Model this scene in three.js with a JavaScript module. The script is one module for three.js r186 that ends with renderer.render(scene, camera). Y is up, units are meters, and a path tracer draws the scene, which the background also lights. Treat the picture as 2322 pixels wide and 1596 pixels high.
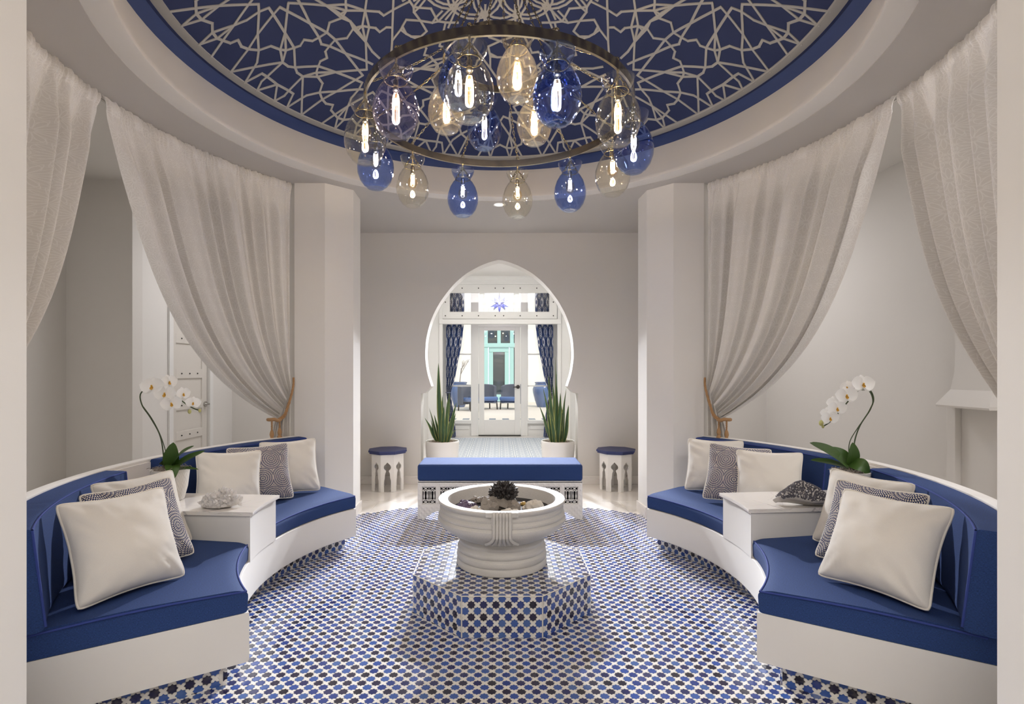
import * as THREE from 'three';
import { mergeGeometries, mergeVertices, toCreasedNormals } from 'three/addons/utils/BufferGeometryUtils.js';
import { RoundedBoxGeometry } from 'three/addons/geometries/RoundedBoxGeometry.js';
import { ImprovedNoise } from 'three/addons/math/ImprovedNoise.js';
import { RectAreaLightUniformsLib } from 'three/addons/lights/RectAreaLightUniformsLib.js';

// ---------- camera, sky, sun, large lights, exposure ----------
const W = 2322, H = 1596, F = 1220, CX = 1132, CY = 842, CAMZ = 2.86, EYE = 1.2;
const scene = new THREE.Scene();
const camera = new THREE.PerspectiveCamera(2 * Math.atan(H / 2 / F) * 180 / Math.PI, W / H, 0.05, 200);
camera.position.set(0, EYE, CAMZ);
camera.setViewOffset(W, H, W / 2 - CX, H / 2 - CY, W, H);
camera.updateMatrixWorld();
const renderer = new THREE.WebGLRenderer({ antialias: true });
renderer.toneMapping = THREE.LinearToneMapping;
renderer.toneMappingExposure = 1.0;
renderer.shadowMap.enabled = true;
RectAreaLightUniformsLib.init();

const SKY = new THREE.Color(0.80, 0.90, 1.0).multiplyScalar(1.15);
scene.background = SKY;

const sun = new THREE.DirectionalLight(0xfff2e0, 2.6);
sun.position.set(4.5, 9, -5.5); sun.target.position.set(0, 0, -13);
sun.castShadow = true;
Object.assign(sun.shadow.camera, { left: -14, right: 14, top: 14, bottom: -14, near: 0.5, far: 40 });
scene.add(sun, sun.target);

// lamp brightnesses, set here
const BULB = 0.24, FILAMENT = 9, LOBBY = 3.4, SIDE = 12, DOWN = 8, VEST = 4, SPOT = 105;

// ---------- helpers ----------
const R = (d) => d * Math.PI / 180;
let seed = 7;
const rnd = () => { seed = (seed * 1664525 + 1013904223) >>> 0; return seed / 4294967296; };
const rr = (a, b) => a + (b - a) * rnd();
const perlin = new ImprovedNoise();
const nz = (x, y, z = 0) => perlin.noise(x, y, z);
const V3 = (x, y, z) => new THREE.Vector3(x, y, z);
// a point of the place from a pixel of the photograph and a depth in metres
const at = (px, py, d) => V3((px - CX) / F * d, EYE - (py - CY) / F * d, CAMZ - d);
const used = new Map();
const numbered = (n) => { const k = used.get(n) ?? 0; used.set(n, k + 1); return k ? n + '_' + String(k).padStart(3, '0') : n; };
const shade = (o) => { o.castShadow = true; o.receiveShadow = true; return o; };
function thing(name, label, category, pos = [0, 0, 0], turn = 0, group) {
  const o = new THREE.Group(); o.name = numbered(name); scene.add(o);
  o.position.set(...pos); o.rotation.y = turn; o.userData = { label, category };
  if (group) o.userData.group = group;
  return o;
}
function tag(o, label, category, group) { o.userData = { ...o.userData, label, category }; if (group) o.userData.group = group; return o; }
function mesh(name, geo, mat, parent = scene) {
  const g = Array.isArray(geo) ? join(geo) : geo;
  const m = shade(new THREE.Mesh(g, mat)); m.name = parent === scene ? numbered(name) : name; parent.add(m); return m;
}
function struct(name, geo, mat) { const m = mesh(name, geo, mat, scene); m.userData.kind = 'structure'; return m; }
function sgroup(name) { const g = new THREE.Group(); g.name = numbered(name); g.userData.kind = 'structure'; scene.add(g); return g; }
function join(list) {
  const l = list.map((g) => { let q = g.index ? g.toNonIndexed() : g.clone(); for (const k of Object.keys(q.attributes)) if (!['position', 'normal', 'uv', 'color'].includes(k)) q.deleteAttribute(k); if (!q.attributes.uv) q.setAttribute('uv', new THREE.BufferAttribute(new Float32Array(q.attributes.position.count * 2), 2)); return q; });
  const col = l.some((g) => g.attributes.color);
  if (col) for (const g of l) if (!g.attributes.color) g.setAttribute('color', new THREE.BufferAttribute(new Float32Array(g.attributes.position.count * 3).fill(1), 3));
  return l.length === 1 ? l[0] : mergeGeometries(l);
}
const tr = (g, x = 0, y = 0, z = 0, rx = 0, ry = 0, rz = 0, s = 1) => { const q = g.clone(); if (s !== 1) q.scale(s, s, s); if (rz) q.rotateZ(rz); if (rx) q.rotateX(rx); if (ry) q.rotateY(ry); q.translate(x, y, z); return q; };
// box from corner to corner, uv in metres
function bx(x0, y0, z0, x1, y1, z1) {
  const g = new THREE.BoxGeometry(Math.abs(x1 - x0), Math.abs(y1 - y0), Math.abs(z1 - z0)); g.translate((x0 + x1) / 2, (y0 + y1) / 2, (z0 + z1) / 2);
  const p = g.attributes.position, n = g.attributes.normal, u = g.attributes.uv;
  for (let i = 0; i < p.count; i++) { const ax = Math.abs(n.getX(i)), ay = Math.abs(n.getY(i)); ax > .5 ? u.setXY(i, p.getZ(i), p.getY(i)) : ay > .5 ? u.setXY(i, p.getX(i), p.getZ(i)) : u.setXY(i, p.getX(i), p.getY(i)); }
  return g;
}
function rbx(x0, y0, z0, x1, y1, z1, r = .006, seg = 2) { const g = new RoundedBoxGeometry(Math.abs(x1 - x0), Math.abs(y1 - y0), Math.abs(z1 - z0), seg, Math.min(r, Math.abs(x1 - x0) / 2.01, Math.abs(y1 - y0) / 2.01, Math.abs(z1 - z0) / 2.01)); g.translate((x0 + x1) / 2, (y0 + y1) / 2, (z0 + z1) / 2); return g; }
const lathe = (pts, seg = 48, a0 = 0, a1 = Math.PI * 2) => new THREE.LatheGeometry(pts.map((p) => new THREE.Vector2(Math.max(p[0], 0), p[1])), seg, a0, a1);
function tube(pts, r, seg = 24, rad = 8, closed = false) { return new THREE.TubeGeometry(new THREE.CatmullRomCurve3(pts, closed, 'centripetal'), seg, r, rad, closed); }
function rod(a, b, r, rad = 8, r2 = r) { const d = b.clone().sub(a), g = new THREE.CylinderGeometry(r2, r, d.length(), rad); g.translate(0, d.length() / 2, 0); g.applyQuaternion(new THREE.Quaternion().setFromUnitVectors(V3(0, 1, 0), d.normalize())); g.translate(a.x, a.y, a.z); return g; }
const spline = (pts, n) => new THREE.CatmullRomCurve3(pts, false, 'centripetal').getPoints(n);
function extrude(shape, depth, bevel = 0, seg = 2, curve = 12) {
  const g = new THREE.ExtrudeGeometry(shape, { depth: depth - 2 * bevel, bevelEnabled: bevel > 0, bevelSize: bevel, bevelThickness: bevel, bevelOffset: -bevel, bevelSegments: seg, curveSegments: curve }); g.translate(0, 0, bevel); return g;
}
const shapeOf = (pts) => new THREE.Shape(pts.map((p) => new THREE.Vector2(p[0], p[1])));
function rounded(pts, rad, seg = 4) {   // polygon with rounded corners; rad a number or one per corner
  const out = [];
  pts.forEach((p, i) => {
    const r = Array.isArray(rad) ? rad[i] : rad; if (!r) { out.push(p); return; }
    const a = pts[(i + pts.length - 1) % pts.length], b = pts[(i + 1) % pts.length];
    const la = Math.hypot(a[0] - p[0], a[1] - p[1]), lb = Math.hypot(b[0] - p[0], b[1] - p[1]), q = Math.min(r, la / 2, lb / 2);
    const s = [p[0] + (a[0] - p[0]) / la * q, p[1] + (a[1] - p[1]) / la * q], e = [p[0] + (b[0] - p[0]) / lb * q, p[1] + (b[1] - p[1]) / lb * q];
    for (let k = 0; k <= seg; k++) { const t = k / seg; out.push([(1 - t) ** 2 * s[0] + 2 * t * (1 - t) * p[0] + t * t * e[0], (1 - t) ** 2 * s[1] + 2 * t * (1 - t) * p[1] + t * t * e[1]]); }
  });
  return out;
}
function buffer(pos, idx, uv, col) {
  const g = new THREE.BufferGeometry(); g.setAttribute('position', new THREE.Float32BufferAttribute(pos, 3));
  if (uv) g.setAttribute('uv', new THREE.Float32BufferAttribute(uv, 2)); if (col) g.setAttribute('color', new THREE.Float32BufferAttribute(col, 3));
  g.setIndex(idx); g.computeVertexNormals(); return g;
}
function flip(g) { const i = g.index.array; for (let k = 0; k < i.length; k += 3) { const t = i[k]; i[k] = i[k + 1]; i[k + 1] = t; } g.computeVertexNormals(); return g; }
// a section [[radius, height], ...] swept round the middle of the room from angle a(radius) to b(radius); side -1 mirrors it to the left
function sweepArc(section, a, b, n, side = 1, crease = .7) {
  const fa = typeof a === 'number' ? () => a : a, fb = typeof b === 'number' ? () => b : b, m = section.length, pos = [], uv = [], idx = [];
  let area = 0; section.forEach((p, i) => { const q = section[(i + 1) % m]; area += p[0] * q[1] - q[0] * p[1]; });
  if (area < 0) section = section.slice().reverse();
  const per = [0]; section.forEach((p, i) => { const q = section[(i + 1) % m]; per.push(per[i] + Math.hypot(q[0] - p[0], q[1] - p[1])); });
  for (let i = 0; i <= n; i++) for (let j = 0; j <= m; j++) {
    const [r, h] = section[j % m], t = i / n, th = fa(r) + (fb(r) - fa(r)) * t;
    pos.push(side * r * Math.cos(th), h, -r * Math.sin(th)); uv.push(r * th, per[j]);
  }
  const k = m + 1;
  for (let i = 0; i < n; i++) for (let j = 0; j < m; j++) { const A = i * k + j, B = A + 1, C = A + k, D = C + 1; idx.push(A, C, B, B, C, D); }
  const tri = THREE.ShapeUtils.triangulateShape(section.map((p) => new THREE.Vector2(p[0], p[1])), []);
  for (const [end, dir] of [[0, 1], [n, -1]]) {
    const o = pos.length / 3; for (let j = 0; j < m; j++) { const q = (end * k + j) * 3; pos.push(pos[q], pos[q + 1], pos[q + 2]); uv.push(section[j][0], section[j][1]); }
    for (const [p, q, s] of tri) dir > 0 ? idx.push(o + p, o + q, o + s) : idx.push(o + p, o + s, o + q);
  }
  const g = buffer(pos, idx, uv); if (side < 0) flip(g);
  return toCreasedNormals(g, crease);
}

// ---------- textures ----------
function dataTex(w, h, fn, srgb = true, rep = [1, 1]) {
  const d = new Uint8Array(w * h * 4);
  for (let y = 0; y < h; y++) for (let x = 0; x < w; x++) { const c = fn(x / w, y / h), o = (y * w + x) * 4; for (let k = 0; k < 3; k++) d[o + k] = Math.max(0, Math.min(255, (c[k] ?? c[0]) * 255)); d[o + 3] = 255; }
  const t = new THREE.DataTexture(d, w, h, THREE.RGBAFormat); t.wrapS = t.wrapT = THREE.RepeatWrapping; t.magFilter = THREE.LinearFilter; t.minFilter = THREE.LinearMipmapLinearFilter; t.generateMipmaps = true;
  if (srgb) t.colorSpace = THREE.SRGBColorSpace; t.repeat.set(...rep); t.needsUpdate = true; return t;
}
function canvasTex(w, h, draw, rep = [1, 1], srgb = true) {
  const c = document.createElement('canvas'); c.width = w; c.height = h; draw(c.getContext('2d'), w, h);
  const t = new THREE.CanvasTexture(c); t.wrapS = t.wrapT = THREE.RepeatWrapping; if (srgb) t.colorSpace = THREE.SRGBColorSpace; t.repeat.set(...rep); return t;
}
const tileNoise = (u, v, f) => { // periodic fractal noise in 0..1
  let s = 0, a = .5; for (let o = 0; o < 4; o++) { const q = f * 2 ** o, x = u * q, y = v * q, fx = u, fy = v; const n = (i, j) => nz(x - i * q, y - j * q, o * 7.3); s += a * ((1 - fx) * (1 - fy) * n(0, 0) + fx * (1 - fy) * n(1, 0) + (1 - fx) * fy * n(0, 1) + fx * fy * n(1, 1)); a *= .5; } return .5 + s * .9;
};
const plasterBump = dataTex(256, 256, (u, v) => [tileNoise(u, v, 10)], false, [1.6, 1.6]);
const weaveBump = dataTex(128, 128, (u, v) => { const a = Math.sin(u * Math.PI * 32) * Math.sin(v * Math.PI * 64); return [.5 + .35 * a + .3 * (tileNoise(u, v, 12) - .5)]; }, false, [12, 12]);
const stoneBump = dataTex(256, 256, (u, v) => [tileNoise(u, v, 24)], false, [4, 4]);
const weaveColor = (r, g, b, amp) => dataTex(256, 256, (u, v) => { const s = 1 + amp * (.6 * Math.sin(u * Math.PI * 128 + 3 * tileNoise(u, v, 8)) * .5 + (nz(u * 40, v * 160) + nz(u * 160, v * 40)) * .9); return [r * s, g * s, b * s]; }, true, [5, 5]);
const marbleTex = canvasTex(1024, 1024, (c, w, h) => {
  c.fillStyle = '#e9e4de'; c.fillRect(0, 0, w, h); seed = 77;
  for (let i = 0; i < 70; i++) { const x = rr(0, w), y = rr(0, h), r = rr(60, 200), g = c.createRadialGradient(x, y, 0, x, y, r), d = rnd() < .5; g.addColorStop(0, d ? 'rgba(205,199,192,.22)' : 'rgba(246,243,238,.3)'); g.addColorStop(1, 'rgba(230,225,220,0)'); c.fillStyle = g; c.fillRect(x - r, y - r, 2 * r, 2 * r); }
  for (let i = 0; i < 22; i++) {
    let x = rr(0, w), y = rr(0, h), a = rr(-.9, .3) + (rnd() < .3 ? 1.4 : 0); const thick = rnd() < .3;
    for (let k = 0; k < 60; k++) { const nx = x + Math.cos(a) * 11, ny = y + Math.sin(a) * 11; c.strokeStyle = thick ? `rgba(128,122,118,${rr(.25, .6)})` : `rgba(150,144,138,${rr(.15, .4)})`; c.lineWidth = thick ? rr(1, 5) * Math.abs(Math.sin(k * .12 + i)) + .6 : rr(.6, 1.6); c.beginPath(); c.moveTo(x, y); c.lineTo(nx, ny); c.stroke(); x = nx; y = ny; a += rr(-.35, .35); }
  }
}, [.55, .55]);
const stoneTex = dataTex(512, 512, (u, v) => { const s = tileNoise(u, v, 5), q = nz(u * 150, v * 150) * .05; const k = .80 + .10 * (s - .5) + q; return [k, k * .985, k * .96]; }, true, [2, 2]);
const laceTex = canvasTex(1024, 1024, (c, w, h) => {   // pale flower lattice woven into the drapes
  c.fillStyle = '#e3dfd9'; c.fillRect(0, 0, w, h); c.strokeStyle = '#efece7'; c.lineWidth = 3.6; c.lineCap = 'round';
  const flower = (x, y, r) => { for (let k = 0; k < 16; k++) { const a = k * Math.PI / 8; c.beginPath(); for (const s of [-1, 1]) { c.moveTo(x + Math.cos(a) * r * .12, y + Math.sin(a) * r * .12); c.quadraticCurveTo(x + Math.cos(a + s * .25) * r * .7, y + Math.sin(a + s * .25) * r * .7, x + Math.cos(a) * r, y + Math.sin(a) * r); } c.stroke(); } for (let k = 0; k < 8; k++) { const a = k * Math.PI / 4; c.beginPath(); c.arc(x + Math.cos(a) * r * .62, y + Math.sin(a) * r * .62, r * .36, a - 1.9, a + 1.9); c.stroke(); } };
  for (let i = -1; i <= 4; i++) for (let j = -1; j <= 4; j++) flower(i * w / 4 + (j & 1 ? w / 8 : 0), j * h / 4, w / 7.0);
}, [2.3, 2.3]);
const ringPrint = dataTex(1024, 1024, (u, v) => {   // cream wedges in rings on navy cloth
  const n = 3, cs = []; for (let i = -1; i <= n; i++) for (let j = -1; j <= n; j++) cs.push([(i + (j & 1 ? .5 : 0)) / n, j / n + .1 / n]);
  let best = 9, c0; for (const c of cs) { const d = Math.hypot(u - c[0], v - c[1]); if (d < best) { best = d; c0 = c; } }
  const w = .034, ring = Math.floor(best / w), f = best / w - ring, m = Math.max(9, Math.round(2 * Math.PI * (ring + .5) * w / .021)), a = (Math.atan2(v - c0[1], u - c0[0]) / (2 * Math.PI) + .5) * m + ring * .37, g = Math.abs(a - Math.floor(a) - .5);
  const cream = f > .07 && f < .93 && g < .06 + .36 * (ring ? f : f);
  return cream ? [.90, .87, .80] : [.115, .165, .36];
}, true, [1, 1]);
const creamTex = weaveColor(.90, .88, .845, .05), blueTex = weaveColor(.128, .235, .44, .26);
const drapePrint = canvasTex(512, 512, (c, w, h) => {
  c.fillStyle = '#2c4272'; c.fillRect(0, 0, w, h); c.fillStyle = '#e4e4e6'; c.strokeStyle = '#e4e4e6';
  const burst = (x, y, r) => { c.beginPath(); for (let k = 0; k < 32; k++) { const a = k * Math.PI / 16, q = k & 1 ? r * .55 : r; c.lineTo(x + Math.cos(a) * q, y + Math.sin(a) * q); } c.fill(); c.fillStyle = '#2c4272'; c.beginPath(); c.arc(x, y, r * .34, 0, 7); c.fill(); c.fillStyle = '#e4e4e6'; };
  for (let i = 0; i <= 2; i++) for (let j = 0; j <= 2; j++) { burst(i * w / 2, j * h / 2, 82); c.lineWidth = 7; const x = (i + .5) * w / 2, y = (j + .5) * h / 2; for (const r of [22, 44]) { c.beginPath(); c.arc(x, y, r, 0, 7); c.stroke(); } for (let k = 0; k < 8; k++) { const a = k * Math.PI / 4; c.beginPath(); c.arc(x + Math.cos(a) * 64, y + Math.sin(a) * 64, 17, 0, 7); c.stroke(); } }
}, [2.6, 2.6]);
const cementPrint = canvasTex(256, 256, (c, w, h) => {
  c.fillStyle = '#dfe3e6'; c.fillRect(0, 0, w, h); c.strokeStyle = '#7f93a8'; c.fillStyle = '#8da0b4'; c.lineWidth = 9;
  c.strokeRect(18, 18, w - 36, h - 36); for (const [x, y] of [[64, 64], [192, 64], [64, 192], [192, 192]]) { c.beginPath(); c.arc(x, y, 24, 0, 7); c.stroke(); c.fillRect(x - 8, y - 8, 16, 16); } c.beginPath(); c.moveTo(128, 60); c.lineTo(196, 128); c.lineTo(128, 196); c.lineTo(60, 128); c.closePath(); c.stroke(); c.fillRect(112, 112, 32, 32);
});

const cement = new THREE.MeshStandardMaterial({ map: cementPrint, roughness: .5 });

// ---------- materials ----------
const std = (o) => new THREE.MeshStandardMaterial(o), phys = (o) => new THREE.MeshPhysicalMaterial(o);
const M = {
  plaster: std({ color: '#dad6d0', roughness: .92, bumpMap: plasterBump, bumpScale: .0006 }),
  plasterCool: std({ color: '#e2dfda', roughness: .9, bumpMap: plasterBump, bumpScale: .0006 }),
  soffit: std({ color: '#c3beb8', roughness: .95, bumpMap: plasterBump, bumpScale: .0006 }),  // same paint as the plaster, darkened to stand in for shade
  white: std({ color: '#e9e6e1', roughness: .6, bumpMap: plasterBump, bumpScale: .0002 }),
  trim: std({ color: '#e8e7e4', roughness: .45 }),
  sofaWhite: std({ color: '#e4e1dc', roughness: .7, bumpMap: plasterBump, bumpScale: .0004 }),
  marble: phys({ map: marbleTex, roughness: .12, clearcoat: .3, clearcoatRoughness: .05 }),
  stone: std({ map: stoneTex, roughness: .55, bumpMap: stoneBump, bumpScale: .0004 }),
  domeBlue: std({ color: '#1b2850', roughness: .75 }),
  domeBand: std({ color: '#1f3568', roughness: .5 }),
  lattice: std({ color: '#9f9d97', roughness: .7 }),
  grout: std({ color: '#d8d3cb', roughness: .8 }),
  cross: phys({ color: '#e6e2da', roughness: .16, clearcoat: .5, clearcoatRoughness: .06 }),
  starAny: phys({ color: '#ffffff', roughness: .16, clearcoat: .5, clearcoatRoughness: .06 }),
  blueCloth: std({ map: blueTex, roughness: .85, bumpMap: weaveBump, bumpScale: .0006 }),
  bluePipe: std({ color: '#2c3f86', roughness: .8 }),
  cream: std({ map: creamTex, roughness: .95, bumpMap: weaveBump, bumpScale: .0005 }),
  creamPipe: std({ color: '#e4ded3', roughness: .9 }),
  ringCloth: std({ map: ringPrint, roughness: .95, bumpMap: weaveBump, bumpScale: .0005 }),
  drape: phys({ map: laceTex, roughness: .95, transmission: .12, thickness: 0, side: THREE.DoubleSide }),
  drapeBlue: std({ map: drapePrint, roughness: .95, side: THREE.DoubleSide }),
  bronze: std({ color: '#b3a68e', metalness: 1, roughness: .16 }),
  chain: std({ color: '#a39677', metalness: 1, roughness: .22 }),
  nickel: std({ color: '#b9b7b2', metalness: 1, roughness: .2 }),
  darkMetal: std({ color: '#4a4845', metalness: .9, roughness: .4 }),
  gold: std({ color: '#bd9468', roughness: .55, metalness: .15, bumpMap: weaveBump, bumpScale: .001 }),
  glassClear: phys({ color: '#fdfcf8', transmission: 1, thickness: 0, roughness: 0, ior: 1.5 }),
  glassSmoke: phys({ color: '#fcf8f0', transmission: 1, thickness: 0, roughness: .12, ior: 1.5 }),
  glassBlue: phys({ color: '#d6e1fa', transmission: 1, thickness: 0, roughness: 0, ior: 1.5 }),
  glassLilac: phys({ color: '#f1f0fc', transmission: 1, thickness: 0, roughness: 0, ior: 1.5 }),
  bulb: phys({ color: '#fff6e6', transmission: 1, thickness: 0, roughness: .02, ior: 1.2 }),
  filament: std({ color: '#fff0d0', emissive: '#ffdca0', emissiveIntensity: FILAMENT }),
  glow: std({ color: '#ffffff', emissive: '#fff2e0', emissiveIntensity: 3 }),
  pane: phys({ color: '#ffffff', transmission: 1, thickness: 0, roughness: 0, ior: 1.5 }),
  potWhite: phys({ color: '#e9e7e3', roughness: .25, clearcoat: .4 }),
  leafDark: std({ color: '#3d5b22', roughness: .45, side: THREE.DoubleSide }),
  leafVar: std({ vertexColors: true, roughness: .5, side: THREE.DoubleSide }),
  stem: std({ color: '#3c4a2a', roughness: .6 }),
  petal: phys({ color: '#fbfaf7', roughness: .7, transmission: .25, thickness: 0, side: THREE.DoubleSide }),
  lip: std({ color: '#d7a53a', roughness: .6, side: THREE.DoubleSide }),
  bud: std({ color: '#b9b574', roughness: .6 }),
  moss: std({ color: '#8a8076', roughness: 1 }),
  soil: std({ color: '#6b5b4c', roughness: 1, bumpMap: stoneBump, bumpScale: .004 }),
  gravelDark: std({ color: '#2b2a2c', roughness: .8 }),
  rockDark: std({ color: '#34302f', roughness: .35, flatShading: true }),
  rockGrey: std({ color: '#8f877e', roughness: .8, flatShading: true, bumpMap: stoneBump, bumpScale: .002 }),
  rockPale: std({ color: '#c9c1b5', roughness: .75, flatShading: true, bumpMap: stoneBump, bumpScale: .002 }),
  amethyst: phys({ color: '#5a4a63', roughness: .2, flatShading: true, clearcoat: .5 }),
  druse: phys({ color: '#57555c', roughness: .15, flatShading: true, clearcoat: .6 }),
  drusePale: std({ color: '#bdb8b2', roughness: .7, bumpMap: stoneBump, bumpScale: .002 }),
  citrine: std({ color: '#b99a55', roughness: .5, flatShading: true }),
  quartz: phys({ color: '#f6f2ef', roughness: .15, transmission: .3, thickness: .02, ior: 1.5, flatShading: true, attenuationColor: new THREE.Color('#e9dfd8'), attenuationDistance: .08 }),
  doorPaint: std({ color: '#d9d4cc', roughness: .6 }),
  mint: std({ color: '#a9d6d3', roughness: .5 }),
  urnBlue: phys({ color: '#4d6694', roughness: .25, clearcoat: .6 }),
  wicker: std({ color: '#4c5566', roughness: .8, bumpMap: weaveBump, bumpScale: .004 }),
  paving: std({ color: '#d8d0c4', roughness: .85 }),
  stripe: std({ color: '#77808a', roughness: .8 }),
  darkGlass: phys({ color: '#39444a', roughness: .05, metalness: 0, clearcoat: 1 }),
  starGlass: phys({ color: '#c2ccff', transmission: .9, thickness: 0, roughness: .05, ior: 1.5, side: THREE.DoubleSide }),
};

// ---------- star and cross tiles ----------
const Q = .0278, RS = Q * Math.SQRT1_2, RI = RS * Math.SQRT1_2 / Math.cos(Math.PI / 8);   // half spacing, star tip radius, star notch radius
const starPts = [...Array(16)].map((_, k) => { const r = (k & 1 ? RI : RS) * .955, a = k * Math.PI / 8; return [r * Math.cos(a), r * Math.sin(a)]; });
const crossPts = []; for (let k = 0; k < 4; k++) { const c = [Q, 0], a0 = k * Math.PI / 2; for (const [r, d] of [[RI, 157.5 + 0], [RS, 180], [RI, 202.5], [RS, 225]].reverse().map(([r, d]) => [r, 360 - d])) { const x = c[0] + r * Math.cos(R(d)), y = c[1] + r * Math.sin(R(d)); crossPts.push([(x * Math.cos(a0) - y * Math.sin(a0)) * .95, (x * Math.sin(a0) + y * Math.cos(a0)) * .95]); } }
crossPts.sort((a, b) => Math.atan2(a[1], a[0]) - Math.atan2(b[1], b[0]));
const TH = .0022;
function tileGeo(pts) {   // a slightly pillowed tile: top face and sloping rim, lying in x-y, up +z
  const n = pts.length, pos = [0, 0, TH], uv = [0, 0], idx = [];
  for (const p of pts) { pos.push(p[0] * .95, p[1] * .95, TH); uv.push(p[0], p[1]); }
  for (const p of pts) { pos.push(p[0], p[1], .0002); uv.push(p[0], p[1]); }
  for (let i = 0; i < n; i++) { const a = 1 + i, b = 1 + (i + 1) % n, c = a + n, d = b + n; idx.push(0, a, b, a, c, b, b, c, d); }
  return toCreasedNormals(buffer(pos, idx, uv), .2);
}
const starGeo = tileGeo(starPts), crossGeo = tileGeo(crossPts);
function clip(pts, edges) {   // convex clip; edges [px, py, nx, ny], kept where (p - e)·n >= 0
  let out = pts;
  for (const [ex, ey, nx, ny] of edges) {
    const src = out; out = []; const d = (p) => (p[0] - ex) * nx + (p[1] - ey) * ny;
    src.forEach((p, i) => { const q = src[(i + 1) % src.length], a = d(p), b = d(q); if (a >= 0) out.push(p); if (a * b < 0) { const t = a / (a - b); out.push([p[0] + (q[0] - p[0]) * t, p[1] + (q[1] - p[1]) * t]); } });
    if (out.length < 3) return null;
  }
  return out;
}
function cutGeo(pts) {
  let area = 0; pts.forEach((p, i) => { const q = pts[(i + 1) % pts.length]; area += p[0] * q[1] - q[0] * p[1]; });
  if (Math.abs(area) < 6e-5) return null; if (area < 0) pts = pts.slice().reverse();
  const n = pts.length, tri = THREE.ShapeUtils.triangulateShape(pts.map((p) => new THREE.Vector2(...p)), []), pos = [], uv = [], idx = [];
  for (const z of [TH, 0]) for (const p of pts) { pos.push(p[0], p[1], z); uv.push(...p); }
  for (const t of tri) idx.push(...t); for (let i = 0; i < n; i++) { const b = (i + 1) % n; idx.push(i, i + n, b, b, i + n, b + n); }
  return toCreasedNormals(buffer(pos, idx, uv), .2);
}
const GLAZE = ['#3a5a9e', '#33509a', '#2b4083', '#252b5e', '#25223f', '#201e30', '#45649f'].map((c) => new THREE.Color(c));
const starMats = GLAZE.map((c) => { const m = M.starAny.clone(); m.color = c; return m; });
// frame(u, v) gives {o, U, V, N}; inside(u, v) says whether the tile counts; edges clip the outline in u-v
function mosaic(parent, u0, u1, v0, v1, frame, { edges = null, inside = null, most = 300, off = [0, 0], near = true } = {}) {
  const list = { star: [], cross: [] }, eye = V3(0, EYE, CAMZ);
  for (let j = Math.floor((v0 - off[1]) / Q) - 1; j <= Math.ceil((v1 - off[1]) / Q) + 1; j++) for (let i = Math.floor((u0 - off[0]) / Q) - 1; i <= Math.ceil((u1 - off[0]) / Q) + 1; i++) {
    const u = off[0] + i * Q, v = off[1] + j * Q, kind = (i + j) & 1 ? 'cross' : 'star';
    if (inside && !inside(u, v)) continue;
    let cut = null;
    if (edges) {
      const ed = edges.map(([ex, ey, nx, ny]) => [ex - u, ey - v, nx, ny]);
      if (ed.some(([ex, ey, nx, ny]) => -ex * nx - ey * ny < -Q)) continue;
      if (ed.some(([ex, ey, nx, ny]) => -ex * nx - ey * ny < Q * .8)) { const c = clip(kind === 'star' ? starPts : crossPts, ed); if (!c) continue; if (c.length !== 16 || c.some((p, k) => p !== (kind === 'star' ? starPts : crossPts)[k])) { cut = cutGeo(c); if (!cut) continue; } }
    }
    const f = frame(u, v), tilt = .012, m = new THREE.Matrix4().makeBasis(f.U, f.V, f.N);
    m.multiply(new THREE.Matrix4().makeRotationFromEuler(new THREE.Euler(rr(-tilt, tilt), rr(-tilt, tilt), 0))); m.setPosition(f.o);
    const odd = ((j % 2) + 2) % 2, col = odd ? [2, 3, 3, 4, 5, 4][Math.floor(rnd() * 6)] : [0, 0, 1, 0, 1, 6, 2][Math.floor(rnd() * 7)];
    const d = eye.clone().sub(f.o), L = d.length(), face = d.dot(f.N) / L, px = (f.o.x) / (CAMZ - f.o.z) * F + CX, py = CY - (f.o.y - EYE) / (CAMZ - f.o.z) * F;
    const seen = CAMZ - f.o.z > .1 && px > 40 && px < 2290 && py < 1600 && face > 0;
    list[kind].push({ m, cut, col, score: seen ? face / (L * L) : 0 });
  }
  for (const kind of ['star', 'cross']) {
    const l = list[kind].sort((a, b) => b.score - a.score), nSolo = Math.min(most, l.filter((t) => t.score > 0).length), rest = l.slice(nSolo), whole = rest.filter((t) => !t.cut), cuts = rest.filter((t) => t.cut);
    for (const t of l.slice(0, nSolo)) { const o = mesh(kind + '_tile', t.cut ?? (kind === 'star' ? starGeo : crossGeo), kind === 'star' ? starMats[t.col] : M.cross, parent); o.matrixAutoUpdate = true; t.m.decompose(o.position, o.quaternion, o.scale); }
    if (whole.length) { const im = shade(new THREE.InstancedMesh(kind === 'star' ? starGeo : crossGeo, kind === 'star' ? M.starAny : M.cross, whole.length)); im.name = kind + '_tiling'; im.userData.kind = 'stuff'; whole.forEach((t, k) => { im.setMatrixAt(k, t.m); if (kind === 'star') im.setColorAt(k, GLAZE[t.col]); }); parent.add(im); }
    if (cuts.length) { const gs = cuts.map((t) => { const g = t.cut.clone().applyMatrix4(t.m), c = kind === 'star' ? GLAZE[t.col] : new THREE.Color('#e6e2da'), a = new Float32Array(g.attributes.position.count * 3); for (let i = 0; i < a.length; i += 3) { a[i] = c.r; a[i + 1] = c.g; a[i + 2] = c.b; } g.setAttribute('color', new THREE.BufferAttribute(a, 3)); return g; }); const o = mesh(kind + '_tile_edging', gs, cutMat, parent); o.userData.kind = 'stuff'; }
  }
}
const cutMat = M.starAny.clone(); cutMat.vertexColors = true;

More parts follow.
